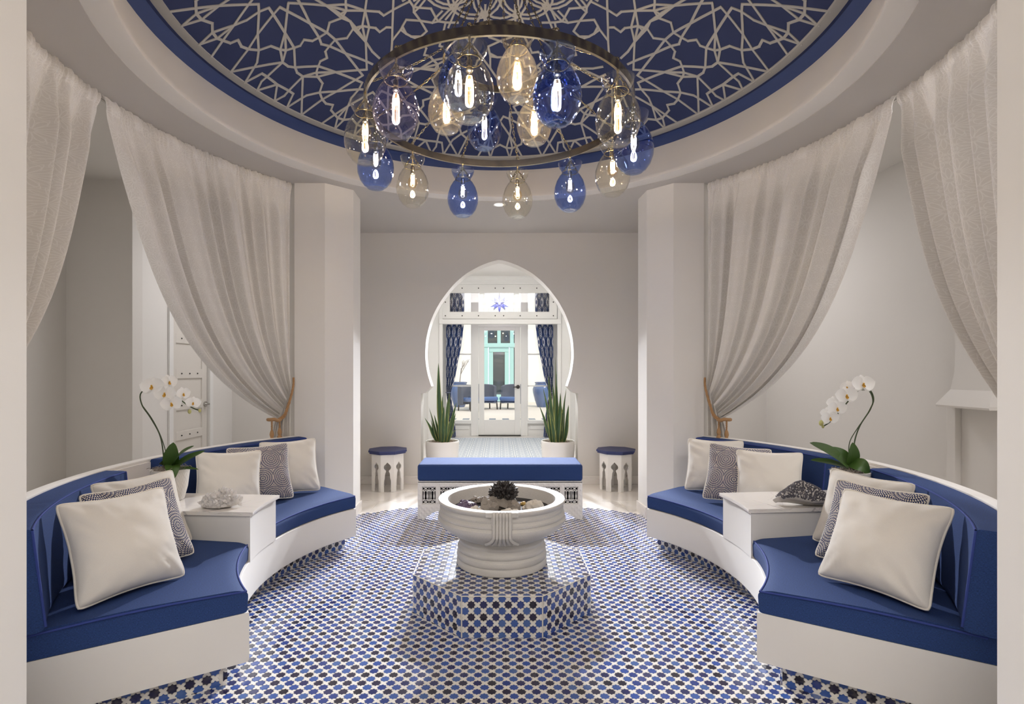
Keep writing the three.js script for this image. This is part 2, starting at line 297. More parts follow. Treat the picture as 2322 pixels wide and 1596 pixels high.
// ---------- the setting: floor ----------
{
  const fl = sgroup('floor');
  mesh('subfloor', bx(-4.4, -.12, -7.4, 4.4, -.012, 5.2), M.grout, fl);
  const rm = 2.03, tw = .74, td = .37;
  for (let j = -3; j < 14; j++) for (let i = -4; i <= 4; i++) {     // marble slabs in the rear hall and the side rooms
    const x0 = (i - .5) * tw + (j & 1 ? tw / 2 : 0), z1 = -1.0 - (j - 2) * td, z0 = z1 - td, x1 = x0 + tw;
    if (x1 > 4.3 || x0 < -4.3 || z0 < -4.4) continue;
    const far = Math.max(...[[x0, z0], [x1, z0], [x0, z1], [x1, z1]].map(([x, z]) => Math.hypot(x, z))); if (far < rm) continue;
    const g = rbx(x0 + .001, -.012, z0 + .001, x1 - .001, 0, z1 - .001, .0015, 1), p = g.attributes.position, u = g.attributes.uv, ox = rnd() * 3, oz = rnd() * 3; for (let k = 0; k < p.count; k++) u.setXY(k, p.getX(k) + ox, p.getZ(k) + oz);
    mesh('marble_slab', g, M.marble, fl);
  }
  mesh('lobby_floor', bx(-4.3, -.012, .3, 4.3, -.0005, 5.1), M.marble, fl);
  mesh('mosaic_bed', tr(new THREE.CylinderGeometry(rm, rm, .012, 96), 0, -.0055, 0), M.grout, fl);
  const ap = .43, U = V3(1, 0, 0), V = V3(0, 0, -1), N = V3(0, 1, 0);
  mosaic(fl, -rm, rm, -rm, rm, (u, v) => ({ o: V3(u, .0006, -v), U, V, N }), {
    off: [0, Q / 2],
    inside: (u, v) => { const r = Math.hypot(u, v), a = Math.abs(Math.atan2(v, Math.abs(u))); if (r > rm - .012) return false; if (Math.max(Math.abs(u), Math.abs(v), (Math.abs(u) + Math.abs(v)) * Math.SQRT1_2) < ap - .02) return false; return !(r > 1.36 && a < R(36)); },
  });
}

// ---------- the setting: ceiling, cove and dome ----------
const SOF = 2.676, CEIL = 3.08, DOME = (r) => { const u = 1.64 * 1.64 - r * r; return 1.2 + 1.7977 + .1779 * u + .0017 * u * u; };
{
  const ce = sgroup('ceiling');
  const s = new THREE.Shape(), xr = 1.75, a = Math.asin(1.25 / 2.15);
  s.moveTo(xr, -2.95); s.lineTo(xr, -1.25); s.absarc(0, 0, 2.15, -a, a, false); s.lineTo(xr, 1.25); s.lineTo(xr, 1.9); s.lineTo(-xr, 1.9); s.lineTo(-xr, 1.25); s.absarc(0, 0, 2.15, Math.PI - a, Math.PI + a, false); s.lineTo(-xr, -1.25); s.lineTo(-xr, -2.95); s.closePath();
  const hole = new THREE.Path(); hole.absarc(0, 0, 1.82, 0, Math.PI * 2, true); s.holes.push(hole);
  const g = new THREE.ExtrudeGeometry(s, { depth: .5, bevelEnabled: false, curveSegments: 96 }); g.rotateX(Math.PI / 2); g.translate(0, SOF + .5, 0);
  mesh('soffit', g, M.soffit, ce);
  const cove = [[1.86, SOF + .004], [1.712, SOF + .001], [1.703, SOF + .004], [1.702, SOF + .012]]; for (let k = 1; k <= 12; k++) { const t = k / 12; cove.push([1.702 + .071 * (t * .75 + .25 * t * t), SOF + .012 + .243 * t]); } cove.push([1.86, SOF + .262], [1.86, SOF + .004]);
  mesh('cove', toCreasedNormals(lathe(cove, 128), .5), M.plaster, ce);
  const band = [[1.86, 2.925], [1.776, 2.925], [1.772, 2.93], [1.752, 2.965], [1.72, 2.99], [1.708, 2.993], [1.70, 3.02], [1.86, 3.02], [1.86, 2.925]];
  mesh('blue_band', toCreasedNormals(lathe(band, 128), .5), M.domeBand, ce);
  mesh('border_ring', toCreasedNormals(lathe([[1.712, 2.990], [1.700, 2.986], [1.648, 2.990], [1.644, 2.995], [1.644, 3.02], [1.712, 3.02], [1.712, 2.990]], 128), .5), M.lattice, ce);
  const dome = []; for (let k = 0; k <= 40; k++) { const r = 1.74 * k / 40; dome.push([r, DOME(Math.min(r, 1.66)) + .0015]); } dome.push([1.74, 3.1]); for (let k = 10; k >= 0; k--) dome.push([1.74 * k / 10, 3.62]);
  mesh('dome', tr(toCreasedNormals(lathe(dome, 128), .5), .006, 0, -.009), M.domeBlue, ce);
  mesh('side_ceiling', [bx(-4.4, CEIL, -4.55, -1.6, CEIL + .5, 2.0), bx(1.6, CEIL, -4.55, 4.4, CEIL + .5, 2.0), bx(-4.4, CEIL, 1.85, 4.4, CEIL + .5, 5.2), bx(-1.75, SOF + .4, -4.55, 1.75, CEIL + .5, -1.9)], M.plaster, ce);
  mesh('roof', bx(-4.5, 3.62, -4.6, 4.5, 3.8, 5.3), M.plaster, ce);

  // strapwork of the dome: lines read off one sector, repeated by the eightfold symmetry
  const dz = 2.869, dx0 = .006;
  const toDome = (px, py) => {   // where the ray of that pixel meets the dome
    let lo = .3, hi = 8; const f = (d) => { const p = [(px - CX) / F * d - dx0, d - dz], r = Math.hypot(p[0], p[1]); return EYE - (py - CY) / F * d - DOME(r) - .0103 * p[0] + .0121 * p[1]; };
    for (let k = 0; k < 50; k++) { const m = (lo + hi) / 2; f(m) > 0 ? hi = m : lo = m; }
    return [(px - CX) / F * lo - dx0, lo - dz];
  };
  const l1 = (x, y) => toDome(x / 7.74 + 340, y / 7.74), z2 = (x, y) => toDome(x / 7.74 + 600, y / 7.74), z3 = (x, y) => toDome(x / 6.45 + 500, y / 6.45 + 120), c5 = (x, y) => toDome(x / 5.32 + 760, y / 5.32), t4 = (x, y) => toDome(x / 4.8375 + 900, y / 4.8375);
  const P = (f, ...n) => { const o = []; for (let i = 0; i < n.length; i += 2) o.push(f(n[i], n[i + 1])); return o; };
  const lines = [
    P(l1, 1075, 440, 1060, 585, 1120, 645, 1175, 710, 1275, 745, 1380, 780, 1545, 755, 1605, 870, 1700, 905, 1775, 940, 1880, 935, 1965, 935, 2120, 860), P(z2, 108, 860, 235, 935, 340, 935, 440, 935, 515, 895, 625, 850, 690, 745, 840, 765, 935, 715, 1010, 690, 1075, 630, 1140, 570, 1140, 437, 1310, 400, 1380, 330, 1445, 275, 1455, 200, 1475, 110, 1425, 10),
    P(l1, 1075, 440, 910, 405, 825, 310, 765, 240, 770, 170, 765, 65, 820, 10), P(l1, 1090, 1000, 1275, 750, 1475, 470, 1720, 110, 1800, 10), P(l1, 865, 790, 1120, 645, 1475, 460, 1910, 250, 2085, 180, 2160, 310), P(l1, 570, 450, 825, 310, 1180, 135, 1420, 10),
    P(z2, 155, 310, 360, 650, 515, 880, 525, 910, 545, 1215, 550, 1305, 680, 1400), P(l1, 1450, 1290, 1700, 905, 1890, 650, 2160, 310), P(z2, 155, 310, 255, 180, 400, 255, 800, 465, 1075, 630, 1190, 700, 1270, 785, 1430, 985, 1670, 1280, 1735, 1365, 1620, 1450),
    P(l1, 1830, 1240, 1880, 1150, 1880, 935, 1890, 650, 1915, 250, 1930, 105, 1720, 110, 1180, 135, 380, 210), P(l1, 1700, 1475, 1830, 1240), P(z2, 330, 1150, 340, 935, 365, 650, 400, 255, 420, 115, 620, 120, 1100, 160, 1455, 200, 1785, 245, 2090, 305, 2260, 200),
    P(l1, 1465, 1298, 1840, 1222, 2335, 1148), P(z2, 320, 1150, 415, 1220, 545, 1215, 960, 1215, 1275, 1320, 1620, 1450), P(z3, 895, 190, 680, 395, 600, 465, 570, 575), P(z3, 405, 450, 605, 350, 680, 395, 795, 465, 805, 525, 830, 725), P(z3, 565, 575, 805, 525, 890, 515),
    P(z2, 560, 10, 620, 120, 800, 460, 935, 715, 990, 815, 1150, 870, 1420, 980, 1810, 1120, 1900, 1170), P(z2, 870, 10, 1100, 160, 1380, 330, 1520, 430, 1635, 570, 1800, 790, 2010, 1060), P(z2, 1790, 10, 1785, 245, 1795, 530, 1800, 790, 1805, 1120, 1815, 1270, 1660, 1280, 1275, 1320, 940, 1370, 680, 1400),
    P(z2, 1635, 570, 1720, 530, 1795, 530, 1905, 530, 2020, 598, 2135, 515, 2245, 515), P(z2, 2260, 10, 2245, 200, 2240, 520, 2235, 790, 2225, 950),
    P(c5, 585, 210, 700, 140, 895, 25), P(c5, 915, 10, 930, 100, 1010, 110, 1180, 135, 1255, 258, 1300, 305, 1480, 290), P(c5, 1080, 20, 950, 165, 1055, 285, 1130, 400, 1060, 460), P(c5, 1480, 60, 1360, 160, 1255, 258, 1215, 298, 1055, 285, 870, 280, 790, 380, 690, 490), P(c5, 790, 380, 850, 405, 890, 470, 1010, 465),
    P(t4, 650, 60, 450, 250), P(t4, 690, 80, 565, 315), P(t4, 970, 60, 970, 215),
  ];
  const ribs = (segs, w, th) => {   // flat straps bent to the dome; segs are plan polylines [[x, depth], ...]
    const pos = [], uv = [], idx = [];
    for (const pl of segs) for (let s = 0; s + 1 < pl.length; s++) {
      const [ax, az] = pl[s], [ex, ez] = pl[s + 1], L = Math.hypot(ex - ax, ez - az); if (L < .004) continue;
      const n = Math.max(1, Math.ceil(L / .09)), ux = (ex - ax) / L, uz = (ez - az) / L, ext = w * .38, o = pos.length / 3;
      for (let k = 0; k <= n; k++) { const t = -ext + (L + 2 * ext) * k / n; for (const [q, up] of [[-1, 0], [-.8, -1], [.8, -1], [1, 0]]) { const x = ax + ux * t - uz * q * w / 2, z = az + uz * t + ux * q * w / 2; pos.push(x, DOME(Math.min(1.655, Math.hypot(x, z))) + .001 + up * th, -z); uv.push(t, q * w); } }
      for (let k = 0; k < n; k++) for (let q = 0; q < 3; q++) { const A = o + k * 4 + q, B = A + 1, C = A + 4, D = C + 1; idx.push(A, B, C, B, D, C); }
    }
    return toCreasedNormals(buffer(pos, idx, uv), .3);
  };
  const rotp = (p, a, m) => { const x = p[0], z = m * p[1]; return [x * Math.cos(a) - z * Math.sin(a), x * Math.sin(a) + z * Math.cos(a)]; };
  const sector = [];
  for (const l of lines) for (const m of [1, -1]) {   // bring each line to the sector 180 ± 22.5 degrees, with its mirror
    const keep = []; let cur = [];
    l.forEach((p) => { Math.hypot(...p) < 1.67 ? cur.push(p) : 0; }); keep.push(cur);
    for (const c of keep) sector.push(c.map((p) => rotp(p, 0, m)));
  }
  const rosette = [];   // interlaced circles round the crown
  for (let k = 0; k < 2; k++) { const a = R(k * 22.5), q = [.40 * Math.cos(a), .40 * Math.sin(a)]; for (const rad of [.165, .135]) { const c = []; for (let i = 0; i <= 20; i++) c.push([q[0] + rad * Math.cos(i * Math.PI / 10), q[1] + rad * Math.sin(i * Math.PI / 10)]); rosette.push(c); } rosette.push([[.25 * Math.cos(a), .25 * Math.sin(a)], [.62 * Math.cos(a + R(11)), .62 * Math.sin(a + R(11))]]); }
  // draw readings of the same crossing together, so that mirrored lines coincide
  const nodes = [], fold = (p) => { const r = Math.hypot(...p); let a = Math.atan2(p[1], p[0]); const k = Math.floor(a / (Math.PI / 4)); a -= k * Math.PI / 4; const m = a > Math.PI / 8; if (m) a = Math.PI / 4 - a; return { r, a, k, m }; };
  const unfold = (q, k, m) => { const a = (m ? Math.PI / 4 - q.a : q.a) + k * Math.PI / 4; return [q.r * Math.cos(a), q.r * Math.sin(a)]; };
  const refs = sector.map((l) => l.map((p) => { const f = fold(p), x = f.r * Math.cos(f.a), y = f.r * Math.sin(f.a); let n = nodes.find((q) => Math.hypot(q.x - x, q.y - y) < .034); if (!n) nodes.push(n = { x, y, sx: 0, sy: 0, c: 0 }); n.sx += x; n.sy += y; n.c++; return { n, k: f.k, m: f.m }; }));
  for (const n of nodes) { const x = n.sx / n.c, y = n.sy / n.c; n.r = Math.hypot(x, y); n.a = Math.atan2(y, x); if (n.r * n.a < .02) n.a = 0; if (n.r * (Math.PI / 8 - n.a) < .02) n.a = Math.PI / 8; if (n.r > 1.615) n.r = 1.65; }
  const all = []; for (const n of nodes) for (let k = -4; k < 4; k++) for (const m of [false, true]) all.push(unfold(n, k, m));
  const segs = [], had = new Set(), keyOf = (a, b) => { const f = (p, q) => { let best = null; for (let k = 0; k < 8; k++) { const s = [p, q].map((v) => rotp(v, k * Math.PI / 4, 1).map((c) => Math.round(c * 80)).join(',')).sort().join('|'); if (best === null || s < best) best = s; } return best; }; return f(a, b); };
  const addSeg = (a, b, deep = 0) => { const L = Math.hypot(b[0] - a[0], b[1] - a[1]); if (L < .012) return; if (deep < 4) for (const p of all) { const t = ((p[0] - a[0]) * (b[0] - a[0]) + (p[1] - a[1]) * (b[1] - a[1])) / (L * L); if (t * L < .03 || (1 - t) * L < .03) continue; const d = Math.abs((p[0] - a[0]) * (b[1] - a[1]) - (p[1] - a[1]) * (b[0] - a[0])) / L; if (d < .02) { addSeg(a, p, deep + 1); addSeg(p, b, deep + 1); return; } } const k = keyOf(a, b); if (had.has(k)) return; had.add(k); segs.push([a, b]); };
  refs.forEach((l) => { const pts = l.map((v) => unfold(v.n, v.k, v.m)); for (let i = 0; i + 1 < pts.length; i++) addSeg(pts[i], pts[i + 1]); });
  const g1 = ribs([...segs, ...rosette], .0145, .004);
  for (let k = 0; k < 8; k++) { const o = mesh('strapwork', g1, M.lattice, ce); o.rotation.y = k * Math.PI / 4; o.position.set(dx0, 0, CAMZ - dz); }
  mesh('crown_rose', tr(lathe([[0, DOME(0) - .03], [.10, DOME(0) - .03], [.13, DOME(0) - .015], [.14, DOME(0) + .01], [0, DOME(0) + .01]], 48), 0, 0, -.009), M.bronze, ce);
}

// ---------- the setting: columns and walls ----------
{
  const col = (name, sx, sz, P3 = [1.196, 1.529], P2 = 1.366) => {
    const pts = [[1.605, 1.357], [P2, 1.357], P3, [1.193, 1.76], [1.56, 1.775], [1.56, 2.9], [1.72, 2.9], [1.72, 1.46]].map(([x, z]) => [sx * x, -sz * z]);
    const g = new THREE.ExtrudeGeometry(shapeOf(pts), { depth: SOF + .02, bevelEnabled: false }); g.rotateX(Math.PI / 2); g.translate(0, SOF + .02, 0);
    const c = struct(name, g, M.plasterCool);
    const bp = [[1.366, 1.357], P3, [1.193, 1.76]], outs = [];
    for (let i = 0; i < 2; i++) { const a = bp[i], b = bp[i + 1], A = V3(sx * a[0], 0, -sz * a[1]), B = V3(sx * b[0], 0, -sz * b[1]), d = B.clone().sub(A), L = d.length(); const q = rbx(-.012, 0, -.012, L + .012, .094, .012, .003, 1); q.rotateY(-Math.atan2(d.z, d.x)); q.translate(A.x, 0, A.z); outs.push(q); }
    if (sz > 0) mesh('baseboard', outs, M.marble, c);
    return c;
  };
  // y of the plan shape becomes z; rear columns stand at negative z
  col('column_1', -1, 1, [1.188, 1.52]); col('column_2', 1, 1, [1.2037, 1.529]); col('column_3', -1, -1, [1.186, 1.51]); col('column_4', 1, -1, [1.206, 1.557], 1.41);

  // rear wall with the horseshoe arch
  const z0 = -2.875, th = .195, wp = (px, py) => { const p = at(px, py, CAMZ - z0); return [p.x - .005, p.y]; };
  const half = [[1131.5, 589], [1113, 594], [1094, 601], [1075, 610.5], [1057, 621.5], [1030, 645], [1003, 679], [991.5, 698], [982.7, 716], [975.5, 735], [970.8, 753], [967.2, 772], [965.8, 790.6], [965.3, 804], [966.2, 820], [970.8, 848], [979.3, 876], [966, 891], [955.6, 891.5], [955.6, 1098]].map(([x, y]) => wp(x, y));
  const top = half.slice(0, 17), arch = [...spline(top.map((p) => V3(p[0], p[1], 0)), 60).map((p) => [p.x, p.y]), ...half.slice(17)];
  arch[arch.length - 1][1] = -.01;
  const mid = wp(1133.6, 0)[0], outl = [[1.75, 0], [1.75, SOF + .03], [-1.75, SOF + .03], [-1.75, -.0], ...arch.slice().reverse().map((p) => [p[0], Math.max(p[1], 0)]), ...arch.slice(1).map((p) => [2 * mid - p[0], Math.max(p[1], 0)])];
  const g = new THREE.ExtrudeGeometry(shapeOf(outl), { depth: th, bevelEnabled: false }); g.translate(0, 0, z0 - th);
  const wall = struct('wall_back', g, M.plaster);
  mesh('arch_upper_wall', bx(-1.75, SOF, z0 - th, 1.75, CEIL + .5, z0), M.plaster, wall);
  const ax0 = half[19][0], ax1 = 2 * mid - ax0;
  for (const [a, b] of [[-1.56, ax0], [ax1, 1.56]]) { const q = rbx(a, 0, z0, b, .09, z0 + .014, .003, 1); const p = q.attributes.position, u = q.attributes.uv; for (let k = 0; k < p.count; k++) u.setXY(k, p.getX(k) + .2, p.getY(k) + .4); mesh('baseboard', q, M.marble, wall); }

  // side rooms, with the lobby behind the camera
  const wl = struct('wall_left', [bx(-4.40, 0, -2.42, -4.25, CEIL, 5.2), bx(-4.40, 0, -2.57, -3.6, CEIL, -2.42)], M.plaster);
  // wall with the panelled door
  const dz0 = -3.80, dz1 = -3.05, dh = 2.02;
  struct('wall_door_side', [bx(-3.75, 0, -4.54, -3.6, CEIL, dz0), bx(-3.75, 0, dz1, -3.6, CEIL, -2.57), bx(-3.75, dh, dz0, -3.6, CEIL, dz1), bx(-3.85, 0, dz0 - .1, -3.75, dh + .1, dz1 + .1)], M.plasterCool);
  struct('wall_far_left', bx(-3.75, 0, -4.54, -1.40, CEIL, -4.39), M.plaster);
  struct('wall_far_right', bx(1.40, 0, -4.54, 3.75, CEIL, -4.39), M.plaster);
  struct('wall_right', bx(3.6, 0, -4.54, 3.75, CEIL, 5.2), M.plaster);
  struct('wall_front', bx(-4.4, 0, 5.05, 4.4, CEIL, 5.2), M.plaster);
  // front opening beside the front columns
  struct('wall_front_side', [bx(-4.25, 0, 1.70, -1.5, CEIL, 1.86), bx(1.5, 0, 1.70, 3.6, CEIL, 1.86)], M.plaster);

  // the door in the left room
  const d = thing('door_1', 'pale grey five-panel door with round studs and chrome lever behind the left drape', 'door', [-3.62, 0, (dz0 + dz1) / 2]);
  const dw = (dz1 - dz0) / 2; d.userData.kind = 'structure'; delete d.userData.category;
  mesh('backing', bx(-.03, .01, -dw + .005, -.012, dh - .008, dw - .005), M.doorPaint, d);
  for (const s of [-1, 1]) mesh('stile', rbx(-.02, .01, s * (dw - .005), .004, dh - .008, s * (dw - .11), .003, 1), M.doorPaint, d);
  const ys = [.0, .49, .80, 1.12, 1.43, 1.92];
  [[.01, .16], [.42, .52], [.76, .86], [1.12, 1.23], [1.52, 1.63], [1.86, dh - .008]].forEach(([a, b]) => { const q = mesh('rail', rbx(-.02, a, -dw + .11, .004, b, dw - .11, .003, 1), M.doorPaint, d); for (const z of [-.16, 0, .16]) mesh('stud', tr(new THREE.SphereGeometry(.009, 10, 6), .006, (a + b) / 2, z), M.darkMetal, q); });
  const lv = mesh('lever', [tr(new THREE.CylinderGeometry(.032, .032, .018, 20), .014, .80, -dw + .055, 0, 0, Math.PI / 2), rod(V3(.01, .80, -dw + .055), V3(.06, .80, -dw + .055), .011), rod(V3(.058, .80, -dw + .05), V3(.058, .795, -dw + .17), .010)], M.nickel, d);
  struct('trim_1', [rbx(-3.6, 0, dz1, -3.575, dh + .07, dz1 + .07, .004, 1), rbx(-3.6, 0, dz0 - .07, -3.575, dh + .07, dz0, .004, 1), rbx(-3.6, dh, dz0 - .07, -3.575, dh + .07, dz1 + .07, .004, 1)], M.trim);

  // plaster niche with a flared hood in the right room
  const n = thing('plaster_hood', 'plaster fireplace hood with flared ledge over a shallow niche on the right wall', 'fireplace', [3.6, 0, 0]);
  const zc = .545, prof = [[0, .92], [.165, .925], [.17, .94], [.165, .95], [.095, 1.06], [.08, 1.2], [.075, 1.4], [.08, 1.65], [.10, 1.95], [.12, 2.3], [0, 2.3]];
  const hs = prof.map(([w, y]) => [w, y]), hw = (y) => y < .96 ? .23 : y < 1.1 ? .18 : .16;
  const hp = [], hi = []; const rows = prof.slice(1, -1);
  rows.forEach(([w, y]) => { for (const [x, z] of [[0, -hw(y)], [-w, -hw(y)], [-w, hw(y)], [0, hw(y)]]) hp.push(x, y, z + zc * 0); });
  for (let i = 0; i + 1 < rows.length; i++) for (let k = 0; k < 3; k++) { const A = i * 4 + k, B = A + 1, C = A + 4, D = C + 1; hi.push(A, C, B, B, C, D); }
  hi.push(0, 1, 2, 0, 2, 3); const L = (rows.length - 1) * 4; hi.push(L, L + 2, L + 1, L, L + 3, L + 2);
  const hood = mesh('hood', toCreasedNormals(buffer(hp, hi, hp.filter((_, i) => i % 3 !== 2)), .4), M.plaster, n);
  mesh('niche_jamb', [rbx(-.05, .0, -.27, 0, .925, -.19, .004, 1), rbx(-.05, 0, .19, 0, .925, .27, .004, 1)], M.plaster, n);
  n.position.z = -1.14; 
}

// ---------- the setting: vestibule beyond the arch and the glazed front ----------
const GZ = -7.17, VC = 2.863;
{
  struct('wall_vestibule_left', bx(-1.42, 0, GZ - .1, -1.25, 3.1, -3.07), M.white);
  struct('wall_vestibule_right', bx(1.25, 0, GZ - .1, 1.42, 3.1, -3.07), M.white);
  struct('ceiling_vestibule', bx(-1.42, VC, GZ - .1, 1.42, 3.2, -3.05), M.white);
  const vf = sgroup('floor_vestibule'), n = 8, s = 1.8 / n;
  mesh('marble_border', bx(-1.25, -.012, GZ, 1.25, -.001, -2.875), M.marble, vf);
  for (let i = 0; i < n; i++) for (let j = 0; j < 13; j++) { const q = rbx(-.9 + i * s + .0012, -.008, -6.85 + j * s + .0012, -.9 + (i + 1) * s - .0012, .0025, -6.85 + (j + 1) * s - .0012, .001, 1), p = q.attributes.position, u = q.attributes.uv; for (let k = 0; k < p.count; k++) u.setXY(k, (p.getX(k) + .9) / s, (p.getZ(k) + 6.85) / s); mesh('printed_tile', q, cement, vf); }
  // portal: jambs, header with riveted transom
  const pz = -6.62, D = CAMZ - pz, X = (px) => (px - CX) / F * D, Y = (py) => EYE - (py - CY) / F * D;
  const hd = struct('trim_2', [rbx(X(996), 0, pz - .08, X(1004), Y(628), pz + .03, .004, 1), rbx(X(1264), 0, pz - .08, X(1272), Y(628), pz + .03, .004, 1), rbx(X(996), Y(735), pz - .08, X(1272), Y(724), pz + .05, .006, 2), bx(-1.25, 0, pz - .06, X(996), VC, pz), bx(X(1272), 0, pz - .06, 1.25, VC, pz)], M.trim);
  const crown = new THREE.Shape(); [[0, 0], [0, -.13], [.02, -.13], [.03, -.10], [.07, -.06], [.08, -.02], [.10, 0]].forEach((p, i) => i ? crown.lineTo(...p) : crown.moveTo(...p));
  const cg = new THREE.ExtrudeGeometry(crown, { depth: 2.5, bevelEnabled: false }); cg.rotateY(-Math.PI / 2); cg.translate(1.25, VC, pz);
  mesh('crown_moulding', cg, M.trim, hd);
  const tm = struct('window_1', [rbx(X(1002), Y(664), pz - .04, X(1263), Y(645), pz + .012, .003, 1), rbx(X(1002), Y(723), pz - .04, X(1263), Y(707), pz + .012, .003, 1), rbx(X(1002), Y(708), pz - .04, X(1020), Y(663), pz + .012, .003, 1), rbx(X(1245.5), Y(708), pz - .04, X(1263), Y(663), pz + .012, .003, 1)], M.trim);
  for (const [x, y] of [[1048, 653.5], [1085, 653.5], [1123, 653.5], [1142, 653.5], [1179.5, 653.5], [1217, 653.5], [1010, 716], [1048, 716], [1085, 716], [1123, 716], [1142, 716], [1179.5, 716], [1217, 716], [1254.7, 716], [1010, 685], [1254.7, 685]]) mesh('stud', tr(new THREE.SphereGeometry(.011, 10, 6), X(x), Y(y), pz + .013), M.darkMetal, tm);
  mesh('glass', bx(X(1019), Y(708), pz - .016, X(1246), Y(663), pz - .012), M.pane, tm);

  // glazed wall: side lights, posts, centre door
  const gD = CAMZ - GZ, gx = (px) => (px - CX) / F * gD, gy = (py) => EYE - (py - CY) / F * gD;
  const fr = struct('window_2', [rbx(-1.25, 0, GZ - .06, gx(1012), VC, GZ, .004, 1), rbx(gx(1252), 0, GZ - .06, 1.25, VC, GZ, .004, 1), rbx(gx(1068), 0, GZ - .06, gx(1085), VC, GZ + .02, .006, 2), rbx(gx(1181), 0, GZ - .06, gx(1197), VC, GZ + .02, .006, 2), bx(-1.25, 0, GZ - .06, gx(1068), gy(955), GZ - .01), bx(gx(1197), 0, GZ - .06, 1.25, gy(955), GZ - .01), rbx(gx(1005), gy(960), GZ - .06, gx(1069), gy(953), GZ + .05, .004, 1), rbx(gx(1196), gy(960), GZ - .06, gx(1260), gy(953), GZ + .05, .004, 1), rbx(gx(1085), gy(741), GZ - .06, gx(1181), gy(733), GZ, .004, 1)], M.trim);
  for (const [a, b] of [[1012, 1068], [1197, 1252]]) { mesh('glass', bx(gx(a), gy(954), GZ - .036, gx(b), VC, GZ - .032), M.pane, fr); for (const y of [803, 875]) mesh('glazing_bar', rbx(gx(a), gy(y + 1.5), GZ - .05, gx(b), gy(y - 1.5), GZ - .018, .003, 1), M.trim, fr); mesh('panel', rbx(gx(a) + .04, .12, GZ - .01, gx(b) - .04, gy(965), GZ + .008, .004, 1), M.trim, fr); }
  mesh('glass', bx(gx(1085), gy(734), GZ - .036, gx(1181), VC, GZ - .032), M.pane, fr);
  const d = sgroup('door_2');
  mesh('stile', rbx(gx(1086), gy(986), GZ - .05, gx(1098), gy(741), GZ - .005, .004, 1), M.trim, d); mesh('stile', rbx(gx(1167), gy(986), GZ - .05, gx(1180), gy(741), GZ - .005, .004, 1), M.trim, d);
  mesh('rail', rbx(gx(1098), gy(986), GZ - .05, gx(1167), gy(952), GZ - .005, .004, 1), M.trim, d); mesh('rail', rbx(gx(1098), gy(749), GZ - .05, gx(1167), gy(741), GZ - .005, .004, 1), M.trim, d);
  mesh('glass', bx(gx(1097), gy(953), GZ - .03, gx(1168), gy(748), GZ - .026), M.pane, d);
  mesh('handle', [tr(new THREE.CylinderGeometry(.036, .036, .02, 20), gx(1174.5), gy(877), GZ + .005, Math.PI / 2), rod(V3(gx(1174.5), gy(877), GZ), V3(gx(1174.5), gy(877), GZ + .06), .012), rod(V3(gx(1175), gy(877), GZ + .055), V3(gx(1163.5), gy(877.5), GZ + .055), .011)], M.darkMetal, d);
  mesh('threshold', rbx(gx(1085), 0, GZ - .06, gx(1181), gy(986), GZ + .03, .003, 1), M.darkMetal, d);
  struct('wall_vestibule_top', bx(-1.42, VC, GZ - .1, 1.42, 3.3, GZ + .02), M.white);
}

